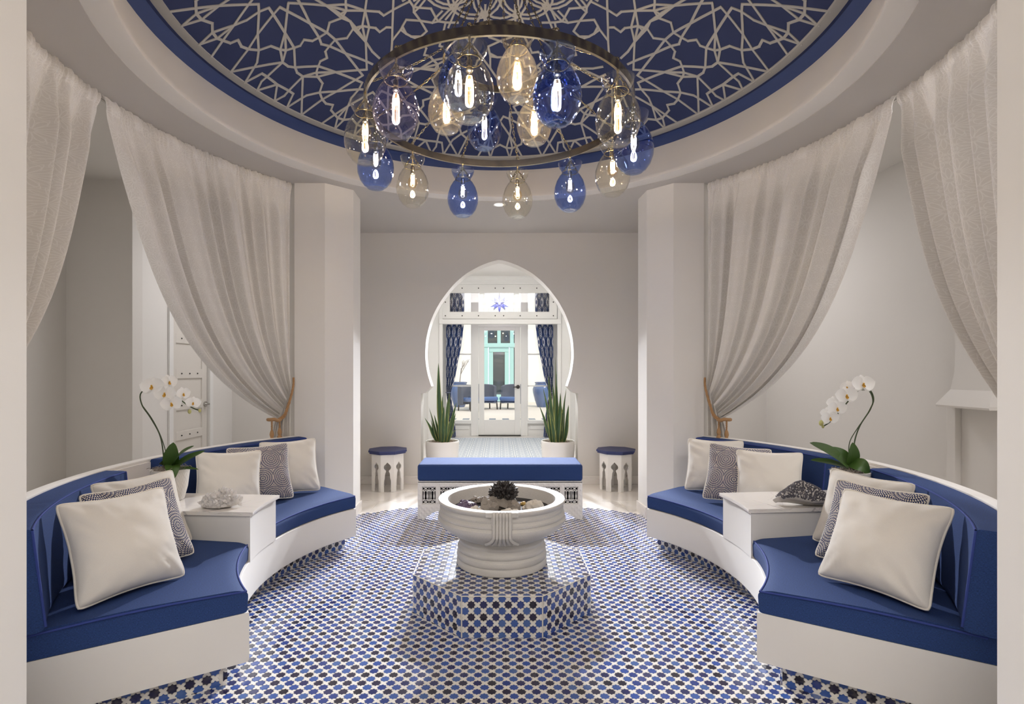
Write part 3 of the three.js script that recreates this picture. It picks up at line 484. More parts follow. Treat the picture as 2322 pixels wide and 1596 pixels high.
// ---------- curved banquettes ----------
const aN = (r, a, b) => R(a + (b - a) * (r - 1.255) / (2.08 - 1.255));   // end angle of the bench by radius, from a at the front to b at the back
function banquette(side) {
  const left = side < 0, t = thing('curved_banquette', left ? 'white curved built-in bench with navy cushions on the left, round quartz table in its middle' : 'white curved built-in bench with navy cushions on the right, dark druse table in its middle', 'bench', [.015, 0, 0]);
  const near = (r) => aN(r, -38.8, -36.6), far = (r) => aN(r, 38.4, 36.8), S = (sec, a, b, n, c) => sweepArc(sec, a, b, n, side, c);
  mesh('base', S(rounded([[1.255, .083], [1.255, .272], [2.0, .272], [2.0, .083]], [.012, .004, 0, 0], 3), near, far, 60, .5), M.sofaWhite, t);
  mesh('back_wall', S(rounded([[2.006, 0], [2.006, .705], [2.068, .705], [2.068, 0]], [0, .006, .01, 0], 2), (r) => R(-38), (r) => R(39.5), 64, .5), M.sofaWhite, t);
  const pl = new THREE.Group(); pl.name = 'plinth'; t.add(pl);
  const pn = (r) => aN(r, -37.4, -34.5), pf = (r) => aN(r, 37.2, 35.5), rp = 1.336;
  mesh('plinth_core', S([[rp, 0], [rp, .084], [1.99, .084], [1.99, 0]], pn, pf, 60, .5), M.grout, pl);
  const c = new THREE.Matrix4();
  // tiles on the curved riser
  const u0 = rp * pn(rp), u1 = rp * pf(rp);
  mosaic(pl, u0, u1, 0, .084, (u, v) => { const th = u / rp, n = V3(-side * Math.cos(th), 0, Math.sin(th)); return { o: V3(side * rp * Math.cos(th), v, -rp * Math.sin(th)).addScaledVector(n, .0004), U: V3(-side * Math.sin(th), 0, -Math.cos(th)).multiplyScalar(side < 0 ? 1 : -1), V: V3(0, 1, 0), N: n }; }, { edges: [[0, .001, 0, 1], [0, .083, 0, -1], [u0 + .001, 0, 1, 0], [u1 - .001, 0, -1, 0]], most: 110, off: [u0 + .02, .012] });
  // tiles on the near end of the plinth
  const A = V3(side * rp * Math.cos(pn(rp)), 0, -rp * Math.sin(pn(rp))), B = V3(side * 1.99 * Math.cos(pn(1.99)), 0, -1.99 * Math.sin(pn(1.99))), d = B.clone().sub(A), L = d.length(); d.normalize();
  const nrm = V3(-d.z * side, 0, d.x * side); if (nrm.z < 0) nrm.negate();
  const U = left ? d.clone().negate() : d.clone();
  mosaic(pl, 0, L, 0, .084, (u, v) => ({ o: A.clone().addScaledVector(d, u).add(V3(0, v, 0)).addScaledVector(nrm, .0006), U, V: V3(0, 1, 0), N: nrm }), { edges: [[0, .001, 0, 1], [0, .083, 0, -1], [.001, 0, 1, 0], [L, 0, -1, 0]].map((e) => left ? e : e), most: 120, off: [.03, .01] });
  // seat cushions either side of the table
  const tb = left ? [[-.245, -.19], [.105, .165]] : [[-.185, -.12], [.155, .225]];   // table depth range at its front and its back
  const tN = (r) => -Math.asin(((left ? .24 : .185) - (left ? .05 : .065) * (r - 1.2) / .7) / r), tF = (r) => Math.asin(((left ? .103 : .155) + (left ? .06 : .075) * (r - 1.2) / .7) / r);
  const seat = rounded([[1.262, .274], [1.258, .352], [1.30, .366], [1.60, .376], [1.98, .366], [1.995, .274]], [.012, .018, .03, 0, .02, 0], 4);
  const back = rounded([[1.853, .37], [1.862, .45], [1.872, .54], [1.881, .62], [1.888, .703], [2.004, .703], [2.004, .37]], [.03, 0, 0, 0, .016, .014, 0], 4);
  const ends = [[near, (r) => tN(r) - .002, -38, (r) => tN(r) + R(.6)], [(r) => tF(r) + .002, far, (r) => tF(r) + R(.6), 39]];
  ends.forEach(([a, b, ba, bb], i) => {
    const s = mesh('seat_cushion', S(seat, a, b, 36, .6), M.blueCloth, t);
    const edge = [], n = 40; for (let k = 0; k <= n; k++) { const r = 1.266, th = a(r) + (b(r) - a(r)) * k / n; edge.push(V3(side * r * Math.cos(th), .3545, -r * Math.sin(th))); }
    const e2 = i === 0 ? a : b, out = []; for (let k = 0; k <= 12; k++) { const r = 1.266 + (1.92 - 1.266) * k / 12, th = e2(r), h = .3545 + .012 * Math.sin(Math.PI * Math.min(1, k / 12)); out.push(V3(side * r * Math.cos(th), h, -r * Math.sin(th))); }
    mesh('piping', [tube(edge, .0042, 80, 6), tube(out, .0042, 24, 6)], M.bluePipe, s);
    const fa = typeof ba === 'number' ? (r) => R(ba) : ba, fb = typeof bb === 'number' ? (r) => R(bb) : bb;
    const bk = mesh('back_cushion', S(back, fa, fb, 36, .6), M.blueCloth, t);
    const p = []; for (let k = 0; k <= n; k++) { const th = fa(1.886) + (fb(1.886) - fa(1.886)) * k / n; p.push(V3(side * 1.8885 * Math.cos(th), .698, -1.8885 * Math.sin(th))); }
    const ev = i === 0 ? fa : fb, v = [[1.8885, .698], [1.872, .54], [1.856, .385]].map(([r, h]) => V3(side * r * Math.cos(ev(r)), h, -r * Math.sin(ev(r))));
    const ei = i === 0 ? fb : fa, v2 = [[1.8885, .698], [1.872, .54], [1.856, .385]].map(([r, h]) => V3(side * r * Math.cos(ei(r)), h, -r * Math.sin(ei(r))));
    mesh('piping', [tube(p, .004, 80, 6), tube(v, .004, 10, 6), tube(v2, .004, 10, 6)], M.bluePipe, bk);
  });
  // the table between the seats
  const sec = [[1.252, .27], [1.252, .497], [2.0, .497], [2.0, .27]];
  mesh('table_box', S(sec, tN, tF, 14, .5), M.sofaWhite, t);
  mesh('table_top', S(rounded([[1.236, .497], [1.236, .516], [2.0, .516], [2.0, .497]], [.003, .003, 0, 0], 2), (r) => tN(r) - .012 / r, (r) => tF(r) + .012 / r, 14, .5), M.marble, t);
  mesh('splash_panel', S([[1.985, .516], [1.985, .69], [2.006, .69], [2.006, .516]], tN, tF, 10, .5), M.marble, t);
  return t;
}
banquette(-1); banquette(1);

// ---------- scatter pillows ----------
function pillowGeo(s, thick, sd, uvs = 1) {
  const n = 30, pos = [], uv = [], idx = [], h = s / 2; seed = sd; const o = rr(0, 50);
  const edge = (u, v) => { let x = u * (1 - .10 * (1 - v * v) * u * u), y = v * (1 - .10 * (1 - u * u) * v * v); const c = (u * v) ** 2, k = 1 - .055 * c ** 4; return [x * k * h * 1.05, y * k * h * 1.05]; };
  for (const f of [1, -1]) {
    const b = pos.length / 3;
    for (let j = 0; j <= n; j++) for (let i = 0; i <= n; i++) {
      const su = Math.sin((i / n * 2 - 1) * Math.PI / 2), sv = Math.sin((j / n * 2 - 1) * Math.PI / 2), [x, y] = edge(su, sv), q = Math.max(0, (1 - su * su) * (1 - sv * sv));
      const rad = Math.max(Math.abs(su), Math.abs(sv)), ang = Math.atan2(sv, su);
      const wr = .014 * Math.sin(ang * 16 + 4 * nz(su * 2, sv * 2, o)) * Math.max(0, rad - .45) * (1 - rad) * 4 * Math.abs(Math.sin(2 * ang)) + .010 * nz(su * 2.3 + o, sv * 2.3, f) * q ** .5 + .004 * nz(su * 5 + o, sv * 5, f * 3) * q ** .5;
      pos.push(x, y, f * (thick * q ** .5 * (1 - .14 * sv) / 2 + wr)); uv.push((su / 2 + .5) * uvs, (sv / 2 + .5) * uvs);
    }
    for (let j = 0; j < n; j++) for (let i = 0; i < n; i++) { const A = b + j * (n + 1) + i, B = A + 1, C = A + n + 1, D = C + 1; f > 0 ? idx.push(A, B, C, B, D, C) : idx.push(A, C, B, B, C, D); }
  }
  const rim = []; const m = 24; for (const [a, b, c, d] of [[-1, -1, 1, 0], [1, -1, 0, 1], [1, 1, -1, 0], [-1, 1, 0, -1]]) for (let k = 0; k < m; k++) { const t = 2 * k / m, [x, y] = edge(a + c * t, b + d * t); rim.push(V3(x * 1.004, y * 1.004, .003 * nz(x * 20, y * 20, o))); }
  return [buffer(pos, idx, uv), tube(rim, .0046, 192, 6, true)];
}
const pillows = [
  ['L1', .366, [-1.420, .552, .822], [63, -25, -1], 'c', 'plain cream piped pillow in front at the near end of the left bench'],
  ['L2', .356, [-1.515, .548, .592], [62, -26, 2], 'r', 'navy ring-print pillow between two cream ones at the near end of the left bench'],
  ['L3', .350, [-1.625, .548, .400], [63, -24, 1], 'c', 'cream pillow at the back of the near stack, touching the table of the left bench'],
  ['L4', .346, [-1.617, .547, -.358], [30, -21, -2], 'c', 'plain cream pillow behind the clear quartz on the left bench'],
  ['L5', .356, [-1.520, .552, -.565], [32, -22, 2], 'r', 'navy ring-print pillow in the middle of the far trio on the left bench'],
  ['L6', .356, [-1.422, .553, -.799], [32, -20, 1], 'c', 'cream pillow at the far end of the left bench beside the column'],
  ['R1', .368, [1.450, .548, .824], [-61, -30, 0], 'c', 'plain cream piped pillow in front at the near end of the right bench'],
  ['R2', .356, [1.558, .545, .596], [-63, -27, 0], 'r', 'navy ring-print pillow between two cream ones at the near end of the right bench'],
  ['R3', .352, [1.648, .553, .410], [-63, -22, -2], 'c', 'cream pillow at the back of the near stack, hiding the right orchid pot'],
  ['R4', .350, [1.608, .548, -.350], [-30, -22, 1], 'c', 'plain cream pillow behind the dark druse on the right bench'],
  ['R5', .358, [1.497, .552, -.533], [-32, -22, -3], 'r', 'navy ring-print pillow in the middle of the far trio on the right bench'],
  ['R6', .356, [1.480, .552, -.850], [-32, -22, 1], 'c', 'cream pillow at the far end of the right bench beside the column'],
];
pillows.forEach(([id, s, pos, ypr, kind, label], i) => {
  const t = thing('scatter_pillow', label, 'pillow', pos, 0, 'scatter pillows on the curved benches');
  t.rotation.set(R(ypr[1]), R(ypr[0]), R(ypr[2]), 'YXZ');
  const [g, p] = pillowGeo(s, id[1] === '1' ? .16 : .14, 100 + i * 7);
  mesh('cover', g, kind === 'c' ? M.cream : M.ringCloth, t); mesh('piping', p, M.creamPipe, t);
});

// ---------- drapes with their cord tie-backs ----------
function drape(side, f, label) {
  const t = thing('drape', label, 'curtain', [0, 0, 0], 0, 'four tied-back drapes round the room');
  const r0 = 2.115, thc = R(39.6), th0 = R(36.0), nu = 420, nv = 72, nb = 14, top = SOF - .002, pos = [], uv = [], idx = [];
  const g = f > 0 ? (x) => .57 * x + .43 * x ** 4.5 : (x) => .36 * x + .64 * x ** 5;
  const tieH = (u) => .845 + .27 * u ** 1.4, ph = side * 1.7 + f * 2.9;
  for (let j = 0; j <= nv + nb; j++) for (let i = 0; i <= nu; i++) {
    const u = i / nu, w = u + .018 * Math.sin(u * 23 + ph) + .012 * Math.sin(u * 41 + 2 * ph), ut = u * thc, uk = th0 + u * (thc - th0) * .98;
    let th, h, amp;
    const fold = (q) => { const x = 2 * Math.PI * 10.5 * q + ph + .7 * Math.sin(9 * q + ph); return .72 * Math.sin(x) + .28 * Math.sin(2 * x + .8) + .25 * Math.sin(x * .37 + ph); };
    if (j <= nv) {
      const x = j < 10 ? .045 * j / 10 : .045 + .955 * (j - 10) / (nv - 10), k = g(x); th = ut + (uk - ut) * k; h = top - x * (top - tieH(u)); h -= .05 * Math.sin(Math.PI * x) * (1 - u) * .0;
      amp = (.012 + .046 * Math.min(1, (x - .03) / .16)) * (1 - .5 * x ** 3);
      if (x < .0451) { const y = x / .045, rf = .0075 * Math.sin(2 * Math.PI * 62 * w + 2.5 * Math.sin(u * 60) + ph) * (1 - .35 * y), lip = -.010 * Math.sin(Math.PI * Math.min(1, y * 1.15)) ** .7; const r = r0 + (.008 + .006 * y) * fold(w) + rf + lip; pos.push(side * r * Math.cos(th), h + .004 * Math.sin(u * 190 + ph) * (1 - y), -f * r * Math.sin(th)); uv.push(u * 2.4, h); continue; }
    } else { const x = (j - nv) / nb, ub = R(33.2) + u * (thc - R(33.2)); th = uk + (ub - uk) * Math.min(1, x * 1.6) ** .7; h = tieH(u) * (1 - x) + .06 * x; amp = .019; }
    const r = r0 + amp * fold(w); pos.push(side * r * Math.cos(th), h, -f * r * Math.sin(th)); uv.push(u * 2.4, h);
  }
  for (let j = 0; j < nv + nb; j++) for (let i = 0; i < nu; i++) { const A = j * (nu + 1) + i, B = A + 1, C = A + nu + 1, D = C + 1; side * f > 0 ? idx.push(A, B, C, B, D, C) : idx.push(A, C, B, B, C, D); }
  mesh('cloth', buffer(pos, idx, uv), M.drape, t);
  const rp = (th, h, r = 2.09) => V3(side * r * Math.cos(R(th)), h, -f * r * Math.sin(R(th)));
  mesh('curtain_rod', tube([...Array(13)].map((_, k) => rp(k / 12 * 39.6, top - .016, 2.135)), .007, 24, 6), M.nickel, t);
  // cord
  const b = thing('tieback', label.includes('left') ? (f > 0 ? 'gold rope tie-back with two tassels holding the rear left drape' : 'gold rope tie-back on the near left drape') : (f > 0 ? 'gold rope tie-back with two tassels holding the rear right drape' : 'gold rope tie-back on the near right drape'), 'tieback', [0, 0, 0], 0, 'gold rope tie-backs');
  const rope = (pts, r, seg) => { const c = new THREE.CatmullRomCurve3(pts), g = []; for (let k = 0; k < 3; k++) { const q = []; for (let i = 0; i <= seg; i++) { const p = c.getPoint(i / seg), T = c.getTangent(i / seg), n = V3(T.z, 0, -T.x); if (n.length() < .1) n.set(1, 0, 0); n.normalize(); const m = T.clone().cross(n), a = k * 2.094 + i * .55; q.push(p.add(n.multiplyScalar(Math.cos(a) * r * .55)).add(m.multiplyScalar(Math.sin(a) * r * .55))); } g.push(tube(q, r * .62, seg * 2, 5)); } return join(g); };
  for (const o of [0, 1]) mesh('rope', rope([rp(39.6, 1.150 - o * .004, 2.075), rp(38.9, 1.09 - o * .006, 2.035), rp(37.6, .96 - o * .014, 2.022), rp(36.5, .868 - o * .016, 2.026), rp(35.3, .836, 2.038)], .0075, 60), M.gold, b);
  mesh('knot', [tube([rp(35.9, .838, 2.03), rp(35.2, .832, 2.026), rp(34.5, .842, 2.03), rp(33.9, .84, 2.06), rp(34.2, .838, 2.10)], .013, 20, 8)], M.gold, b);
  for (const [a, r, dy] of [[35.6, 2.028, 0], [34.1, 2.045, -.012]]) {
    const q = mesh('tassel', tr(lathe([[0, 0], [.008, -.002], [.013, -.016], [.016, -.034], [.012, -.05], [.010, -.054], [.013, -.058], [.018, -.066], [.019, -.078], [.015, -.084], [.018, -.09], [.024, -.11], [.027, -.14], [.029, -.20], [0, -.202]], 20), 0, 0, 0), M.gold, b); q.position.copy(rp(a, .775 + dy, r));
    mesh('rope', rope([rp(a, .838, r), rp(a, .80, r), rp(a, .768 + dy, r)], .006, 20), M.gold, b);
  }
}
drape(-1, 1, 'pale lace-print drape, rear left, tied to the column with gold rope');
drape(-1, -1, 'pale lace-print drape, near left, cut off by the picture edge');
drape(1, 1, 'pale lace-print drape, rear right, tied to the column with gold rope');
drape(1, -1, 'pale lace-print drape, near right, cut off by the picture edge');

// ---------- tiled platform and stone bowl ----------
const oct = (ap) => { const s = ap * Math.tan(Math.PI / 8); return [[s, ap], [ap, s], [ap, -s], [s, -ap], [-s, -ap], [-ap, -s], [-ap, s], [-s, ap]]; };
const PX = .013, PH = .19, AP = .441;
{
  const t = thing('tiled_platform', 'low octagonal platform clad in blue and white star tiles, carrying the stone bowl', 'platform', [PX, 0, 0]);
  const g = extrude(shapeOf(oct(AP)), PH - .002); g.rotateX(-Math.PI / 2); mesh('core', g, M.grout, t);
  const s = AP * Math.tan(Math.PI / 8), o8 = oct(AP), edges = o8.map((p, i) => { const q = o8[(i + 7) % 8], m = [(p[0] + q[0]) / 2, (p[1] + q[1]) / 2], L = Math.hypot(...m); return [m[0] * (1 - .004 / L), m[1] * (1 - .004 / L), -m[0] / L, -m[1] / L]; });
  mosaic(t, -AP, AP, -AP, AP, (u, v) => ({ o: V3(u, PH - .0016, -v), U: V3(1, 0, 0), V: V3(0, 0, -1), N: V3(0, 1, 0) }), { edges, most: 170, inside: (u, v) => Math.hypot(u, v) > .21, off: [0, Q / 2] });
  for (let k = 0; k < 8; k++) {
    const a = k * Math.PI / 4, n = V3(Math.sin(a), 0, Math.cos(a)), U = V3(Math.cos(a), 0, -Math.sin(a));
    const front = n.z > -.2;
    mosaic(t, -s, s, 0, PH, (u, v) => ({ o: n.clone().multiplyScalar(AP + .0006).addScaledVector(U, u).add(V3(0, v, 0)), U, V: V3(0, 1, 0), N: n }), { edges: [[-s + .004, 0, 1, 0], [s - .004, 0, -1, 0], [0, .004, 0, 1], [0, PH - .004, 0, -1]], most: front ? 65 : 0, off: [0, .012] });
  }
  const rim = []; for (let i = 0; i < 8; i++) { const p = o8[i], q = o8[(i + 1) % 8]; rim.push(rod(V3(p[0], PH - .001, p[1]), V3(q[0], PH - .001, q[1]), .0026, 6), rod(V3(p[0], 0, p[1]), V3(p[0], PH, p[1]), .0022, 6)); }
  mesh('edge_strip', rim, M.cross, t);

  const b = thing('stone_bowl', 'pale carved stone basin on a banded round foot, filled with crystals', 'basin', [PX, PH, 0]);
  const foot = [[0, 0], [.232, 0], [.238, .006], [.238, .026], [.234, .034], [.231, .037], [.234, .040], [.238, .052], [.236, .066], [.229, .072], [.226, .078], [.232, .084], [.234, .094], [.230, .104], [.223, .110], [.220, .118], [.224, .124], [.225, .134], [.220, .142], [.212, .148], [.207, .156], [.200, .165], [0, .165]];
  mesh('foot', toCreasedNormals(lathe(foot, 96), .6), M.stone, b);
  const body = [[0, .158], [.196, .158], [.212, .150], [.225, .152], [.262, .172], [.300, .196], [.326, .218], [.337, .236], [.338, .248], [.330, .257], [.327, .261], [.332, .266], [.333, .274], [.326, .281], [.322, .288], [.325, .292], [.326, .300], [.321, .306], [.320, .314], [.323, .319], [.328, .323], [.334, .330], [.336, .338], [.333, .344], [.326, .346], [.292, .344], [.285, .340], [.281, .330], [.277, .29], [.268, .272], [0, .272]];
  mesh('bowl', toCreasedNormals(lathe(body, 128), .55), M.stone, b);
  for (const a of [0, Math.PI]) {    // fluted straps over the rim, front and back
    const gs = []; for (let k = 0; k < 6; k++) { const x = (k - 2.5) * .0152; gs.push(tube([V3(x, .338, .318), V3(x, .341, .333), V3(x, .33, .338), V3(x, .30, .334), V3(x, .25, .340), V3(x * 1.02, .225, .337)], .0080, 28, 8)); const e = x * 1.9; gs.push(tube([V3(x, .232, .337), V3(x * 1.1, .214, .325), V3(x * 1.5, .193, .300), V3(x * 2.0, .176, .270)], .0082, 16, 7)); }
    gs.push(rbx(-.05, .262, .315, .05, .345, .334, .004, 2), rbx(-.078, .322, .30, .078, .345, .334, .003, 2));
    const h = mesh('strap', gs, M.stone, b); h.rotation.y = a;
  }
  const gv = mesh('gravel', tr(lathe([[0, .284], [.15, .283], [.272, .280], [.272, .273], [0, .273]], 48), 0, 0, 0), M.gravelDark, b);
}

// ---------- stones ----------
function rockGeo(sd, sx, sy, sz, rough = .35, det = 3, flat = .15) {
  let g = new THREE.IcosahedronGeometry(1, det); g.deleteAttribute('uv'); g.deleteAttribute('normal'); g = mergeVertices(g); const p = g.attributes.position;
  for (let i = 0; i < p.count; i++) { const v = V3(p.getX(i), p.getY(i), p.getZ(i)), k = 1 + rough * nz(v.x * 1.4 + sd, v.y * 1.4, v.z * 1.4) + rough * .5 * nz(v.x * 3.5, v.y * 3.5 + sd, v.z * 3.5) + rough * .25 * nz(v.x * 8, v.y * 8, v.z * 8 + sd); v.multiplyScalar(k); if (v.y < -1 + flat * 4) v.y = -1 + flat * 4 + (v.y + 1 - flat * 4) * .2; p.setXYZ(i, v.x * sx, (v.y + 1 - flat * 3.4) * sy, v.z * sz); }
  g.computeVertexNormals(); g.computeBoundingBox(); g.translate(0, -g.boundingBox.min.y, 0); return g;
}
const crystalGeo = (r, L, cap = .35) => { const g = new THREE.CylinderGeometry(r, r * 1.05, L * (1 - cap), 6, 1); g.translate(0, L * (1 - cap) / 2, 0); const c = new THREE.ConeGeometry(r, L * cap, 6, 1); c.translate(0, L * (1 - cap) + L * cap / 2, 0); return join([g, c]).toNonIndexed ? join([g, c]) : g; };
// crystals standing on the faces of a rock that pass the test
function crust(list, g, n, test, rad, len, cap, lean = .35) {
  const q = g.index ? g.toNonIndexed() : g, p = q.attributes.position, tri = []; let sum = 0;
  for (let i = 0; i < p.count; i += 3) { const a = V3().fromBufferAttribute(p, i), b = V3().fromBufferAttribute(p, i + 1), c = V3().fromBufferAttribute(p, i + 2), nn = b.clone().sub(a).cross(c.clone().sub(a)), ar = nn.length() / 2; if (ar < 1e-9) continue; nn.normalize(); const m = a.clone().add(b).add(c).divideScalar(3); if (!test(m, nn)) continue; sum += ar; tri.push([sum, a, b, c, nn]); }
  for (let k = 0; k < n; k++) { const s = rnd() * sum, t = tri.find((x) => x[0] >= s) ?? tri[tri.length - 1]; let u = rnd(), v = rnd(); if (u + v > 1) { u = 1 - u; v = 1 - v; } const o = t[1].clone().addScaledVector(t[2].clone().sub(t[1]), u).addScaledVector(t[3].clone().sub(t[1]), v), L = len(o); grow(list, o.addScaledVector(t[4], -L * .35), t[4].clone().add(V3(rr(-lean, lean), rr(-lean, lean) + .1, rr(-lean, lean))), rad(), L, cap); }
}
const grow = (list, p, dir, r, L, cap) => { const g = crystalGeo(r, L, cap); g.rotateY(rr(0, 1)); g.applyQuaternion(new THREE.Quaternion().setFromUnitVectors(V3(0, 1, 0), dir.clone().normalize())); g.translate(p.x, p.y, p.z); g.computeVertexNormals(); list.push(g); };
{
  const top = PH + .281, G = 'stones in the basin', stone = (label, px, py, d, make) => { const p = at(px, py, d); const t = thing('crystal_stone', label, 'stone', [p.x, top, p.z], 0, G); make(t); return t; };
  stone('tall dark crystal cluster standing in the middle of the basin', 1138, 1150, 2.87, (t) => {
    mesh('matrix', tr(rockGeo(3, .085, .055, .07, .4), -.005, 0, 0), M.rockGrey, t); const l = []; seed = 12;
    for (let k = 0; k < 190; k++) { const a = rr(0, 6.28), e = Math.acos(rr(-.15, 1)), d = V3(Math.sin(e) * Math.cos(a), Math.cos(e), Math.sin(e) * Math.sin(a)); grow(l, V3(.01 + d.x * .055, .075 + d.y * .045, d.z * .05), d.clone().add(V3(rr(-.4, .4), rr(-.1, .5), rr(-.4, .4))), rr(.005, .010), rr(.016, .036), .45); }
    l.push(tr(rockGeo(8, .06, .045, .055, .3), .01, .045, 0)); mesh('crystals', l, M.rockDark, t);
  });
  stone('purple amethyst chunk at the left of the basin', 1058, 1150, 2.82, (t) => { t.rotation.z = -.2; mesh('matrix', rockGeo(21, .05, .035, .045, .45, 3), M.amethyst, t); const l = []; seed = 5; for (let k = 0; k < 50; k++) { const d = V3(rr(-1, 1), rr(.2, 1), rr(-1, 1)).normalize(); grow(l, V3(d.x * .04, .02 + d.y * .025, d.z * .035), d, rr(.003, .006), rr(.008, .016), .6); } mesh('crystals', l, M.amethyst, t); });
  stone('small speckled brown nugget behind the amethyst', 1085, 1128, 2.98, (t) => { const l = []; seed = 9; for (let k = 0; k < 26; k++) l.push(tr(rockGeo(k, .012, .010, .012, .4, 1), rr(-.035, .035), rr(.0, .022), rr(-.02, .02))); mesh('nodules', l, M.rockGrey, t); });
  stone('grey rough stone in front of the tall cluster', 1108, 1152, 2.72, (t) => mesh('rock', rockGeo(33, .05, 0.049, .03, .5), M.rockGrey, t));
  stone('pale grey stone against the near left rim', 1078, 1152, 2.66, (t) => mesh('rock', rockGeo(41, .035, 0.038, .022, .5), M.rockPale, t));
  stone('cream stone against the near rim below the tall cluster', 1157, 1155, 2.64, (t) => mesh('rock', rockGeo(52, .04, 0.038, .02, .55), M.rockPale, t));
  stone('large cream stone at the right of the basin', 1211, 1148, 2.74, (t) => mesh('rock', rockGeo(63, .042, 0.052, .03, .5), M.rockPale, t));
  stone('small pink-grey stone between cluster and cream stone', 1190, 1140, 2.84, (t) => mesh('rock', rockGeo(71, .015, .014, .013, .5, 2), M.rockPale, t));
  stone('small yellow stone at the back right of the basin', 1187, 1130, 2.93, (t) => mesh('rock', rockGeo(82, .014, .014, .011, .55, 2), M.citrine, t));
  stone('small cream stone behind the large cream stone', 1206, 1135, 2.86, (t) => mesh('rock', rockGeo(93, .014, .014, .011, .5, 2), M.rockPale, t));
  stone('brown rough stone leaning on the right of the tall cluster', 1166, 1145, 2.80, (t) => mesh('rock', rockGeo(97, .035, .034, .03, .45), M.rockGrey, t));

  const tt = .516;
  { const p = at(500, 1140, 2.72), t = thing('quartz_cluster', 'clear white quartz cluster on the left bench table', 'crystal', [p.x, tt, p.z]); const g = rockGeo(15, .080, .048, .058, .35); g.translate(0, 0, 0); mesh('matrix', g, M.quartz, t); const l = []; seed = 31; crust(l, g, 150, (m, n) => m.y > .018 && n.y > -.3, () => rr(.006, .013), (o) => rr(.020, .032) * (1 + .5 * (o.x > 0)), .42, .5); mesh('crystals', l, M.quartz, t); }
  { const p = at(1818, 1134, 2.72), t = thing('druse_slab', 'wedge of dark sparkling druse with pale base on the right bench table', 'crystal', [p.x, tt, p.z], -.05);
    const sh = new THREE.Shape(); spline([[-.125, .028], [-.10, .05], [-.055, .082], [0, .112], [.03, .105], [.075, .082], [.11, .048], [.125, .02]].map(([x, y]) => V3(x, y, 0)), 30).forEach((q, i) => i ? sh.lineTo(q.x, q.y) : sh.moveTo(q.x, q.y)); sh.lineTo(.118, .0); sh.lineTo(.04, .0); sh.lineTo(-.05, .015); sh.lineTo(-.118, .016);
    const g = extrude(sh, .10, .02, 3); g.translate(0, 0, -.05); g.rotateX(-.45); const q = g.attributes.position; for (let i = 0; i < q.count; i++) q.setXYZ(i, q.getX(i), Math.max(0, q.getY(i) + .012 + .004 * nz(q.getX(i) * 40, q.getY(i) * 40, q.getZ(i) * 40)), q.getZ(i)); g.computeVertexNormals(); mesh('matrix', g, M.drusePale, t);
    const l = []; seed = 44; crust(l, g, 1500, (m, n) => n.y > -.2 && (n.z > .05 || n.y > .5) && m.y > .036 + .012 * Math.sin(m.x * 40) - .1 * Math.max(0, m.x - .06), () => rr(.0026, .0055), () => rr(.005, .011), .7, .5); mesh('crystals', l, M.druse, t); }
}


